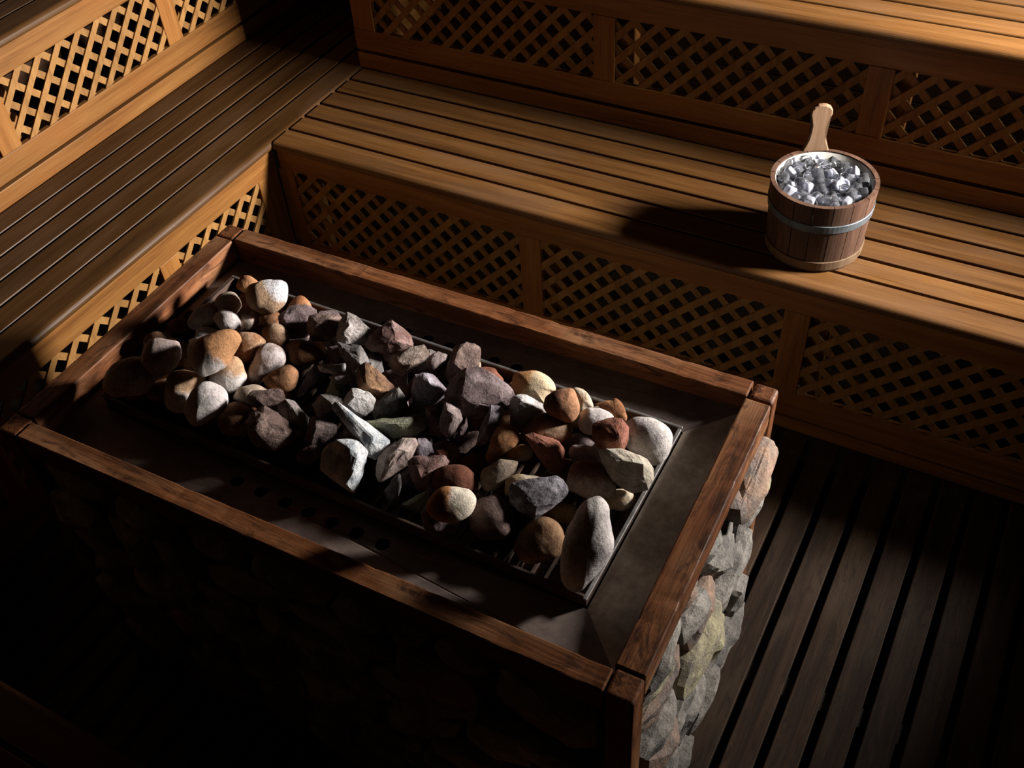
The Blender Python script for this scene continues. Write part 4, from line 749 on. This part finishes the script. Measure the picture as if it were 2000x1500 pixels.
# handle: one stave runs on above the rim, waisted, with a rounded knob end
ang = math.atan2(0.128, -0.066); hr = R_at(BZ1)-0.0065
hc = Vector((BC[0]+hr*math.cos(ang), BC[1]+hr*math.sin(ang), 0)); tv = Vector((-math.sin(ang), math.cos(ang), 0)); nv = Vector((math.cos(ang), math.sin(ang), 0))
prof = []
hz = [(0.0, 0.033), (0.015, 0.0285), (0.035, 0.0225), (0.06, 0.019), (0.085, 0.0185), (0.105, 0.0225), (0.122, 0.0265), (0.136, 0.0255), (0.146, 0.020), (0.152, 0.010), (0.153, 0.0)]
L_ = [(-w_, z) for z, w_ in hz]; R_ = [(w_, z) for z, w_ in hz[::-1][1:]]
O = L_+R_
bm = bmesh.new()
fr = []
for lev, ins in ((-0.0075, 0.003), (-0.005, 0.0), (0.005, 0.0), (0.0075, 0.003)):
    row = []
    for w_, z in [(q*1.18, z) for q, z in O]:
        k = (abs(w_)-ins)/abs(w_) if abs(w_) > ins else (0 if w_ == 0 else 0.3)
        p = hc+tv*(w_*k)+nv*lev; row.append(bm.verts.new((p.x, p.y, BZ1+0.0005+z-(ins if z > 0.14 else 0))))
    fr.append(row)
m_ = len(O)
for j in range(3):
    for i in range(m_): bm.faces.new((fr[j][i], fr[j][(i+1) % m_], fr[j+1][(i+1) % m_], fr[j+1][i]))
bm.faces.new(fr[0][::-1]); bm.faces.new(fr[3])
bmesh.ops.triangulate(bm, faces=[f for f in bm.faces if len(f.verts) > 4])
tag(fin('handle', bm, M['handle'], bucket, (hc.x, hc.y, BZ1)), 'pale waisted wooden handle rising from the rim')

# ice: hollow thimbles and rounded nuggets, each piece its own object
def thimble(r, ln, wall, taper):
    bm = bmesh.new(); n = 20
    prof = [(0, -ln/2), (r*0.6*taper, -ln/2), (r*0.92*taper, -ln*0.42), (r*taper, -ln*0.3), (r, ln*0.42), (r*0.97, ln*0.5), (r-wall*0.6, ln*0.5), (r-wall, ln*0.42), ((r-wall)*taper, -ln*0.05), ((r-wall)*0.5*taper, -ln*0.16), (0, -ln*0.18)]
    rg = [[bm.verts.new((q*math.cos(2*PI*k/n), q*math.sin(2*PI*k/n), z)) for q, z in prof[1:-1]] for k in range(n)]
    a = bm.verts.new((0, 0, prof[0][1])); b_ = bm.verts.new((0, 0, prof[-1][1])); m_ = len(prof)-2
    for k in range(n):
        A, B_ = rg[k], rg[(k+1) % n]
        for j in range(m_-1): bm.faces.new((A[j], B_[j], B_[j+1], A[j+1]))
        bm.faces.new((a, B_[0], A[0])); bm.faces.new((b_, A[-1], B_[-1]))
    return bm
def nugget(s, seed):
    bm = bmesh.new(); bmesh.ops.create_cube(bm, size=1.0)
    bmesh.ops.bevel(bm, geom=bm.edges[:], offset=0.24, segments=4, affect='EDGES', profile=0.5)
    for v in bm.verts:
        v.co = Vector((v.co.x*s[0], v.co.y*s[1], v.co.z*s[2])); v.co += v.co.normalized()*noise.noise(v.co*70+Vector((seed, 0, 0)))*0.0025
    return bm
protos = []
def proto(bm, mat):
    me = bpy.data.meshes.new('ice_piece'); bmesh.ops.recalc_face_normals(bm, faces=bm.faces[:]); bm.to_mesh(me); bm.free(); me.materials.append(mat)
    for p in me.polygons: p.use_smooth = True
    protos.append(me)
proto(thimble(0.0165, 0.034, 0.0042, 0.82), M['ice']); proto(thimble(0.0140, 0.030, 0.0036, 0.85), M['ice'])
proto(nugget((0.030, 0.026, 0.020), 1.0), M['cloudy']); proto(nugget((0.024, 0.024, 0.024), 4.0), M['ice']); proto(nugget((0.034, 0.020, 0.018), 7.0), M['cloudy'])
proto(thimble(0.0115, 0.010, 0.0028, 1.0), M['cloudy'])
rnd = random.Random(77); spots = []; ICE_Z = BZ1-0.022
def try_put(R, z0, z1, md, tries=1):
    for _ in range(tries):
        a = rnd.uniform(0, 2*PI); r = R*math.sqrt(rnd.random()); z = rnd.uniform(z0, z1)
        p = Vector((BC[0]+r*math.cos(a), BC[1]+r*math.sin(a), z))*K
        if all((p-q).length > md for q in spots): spots.append(p); return p
    return None
n_ice = 0
for zlo, zhi, cnt in ((ICE_Z-0.060, ICE_Z-0.036, 56), (ICE_Z-0.030, ICE_Z-0.006, 64), (ICE_Z-0.002, ICE_Z+0.010, 40)):
    for _ in range(cnt):
        p = try_put(R_at(ICE_Z)-0.036, zlo, zhi, 0.0195, 80)
        if p is None: continue
        k = rnd.choice((0, 0, 0, 1, 1, 1, 2, 3, 4)); o = bpy.data.objects.new('ice_cube', protos[k]); COL.objects.link(o); o.location = p
        s = rnd.uniform(0.8, 1.0); o.scale = (s, s, s)
        o.rotation_euler = (rnd.uniform(0, 2*PI), rnd.uniform(0, PI), rnd.uniform(0, 2*PI))
        tag(o, 'small clear piece of ice in the heap filling the wooden bucket', 'ice', 'ice pieces in the bucket'); n_ice += 1
# the bright ring-shaped piece lying on top, its opening towards the room
o = bpy.data.objects.new('ice_ring', protos[5]); COL.objects.link(o); o.location = Vector((2.0181, 0.1796, 0.8120))*K
o.rotation_mode = 'QUATERNION'; o.rotation_quaternion = (Vector((0.55, -0.62, 0.75))).to_track_quat('Z', 'Y'); o.scale = (1.5, 1.2, 1.0)
tag(o, 'bright ring of ice lying on top of the ice in the wooden bucket', 'ice', 'ice pieces in the bucket')
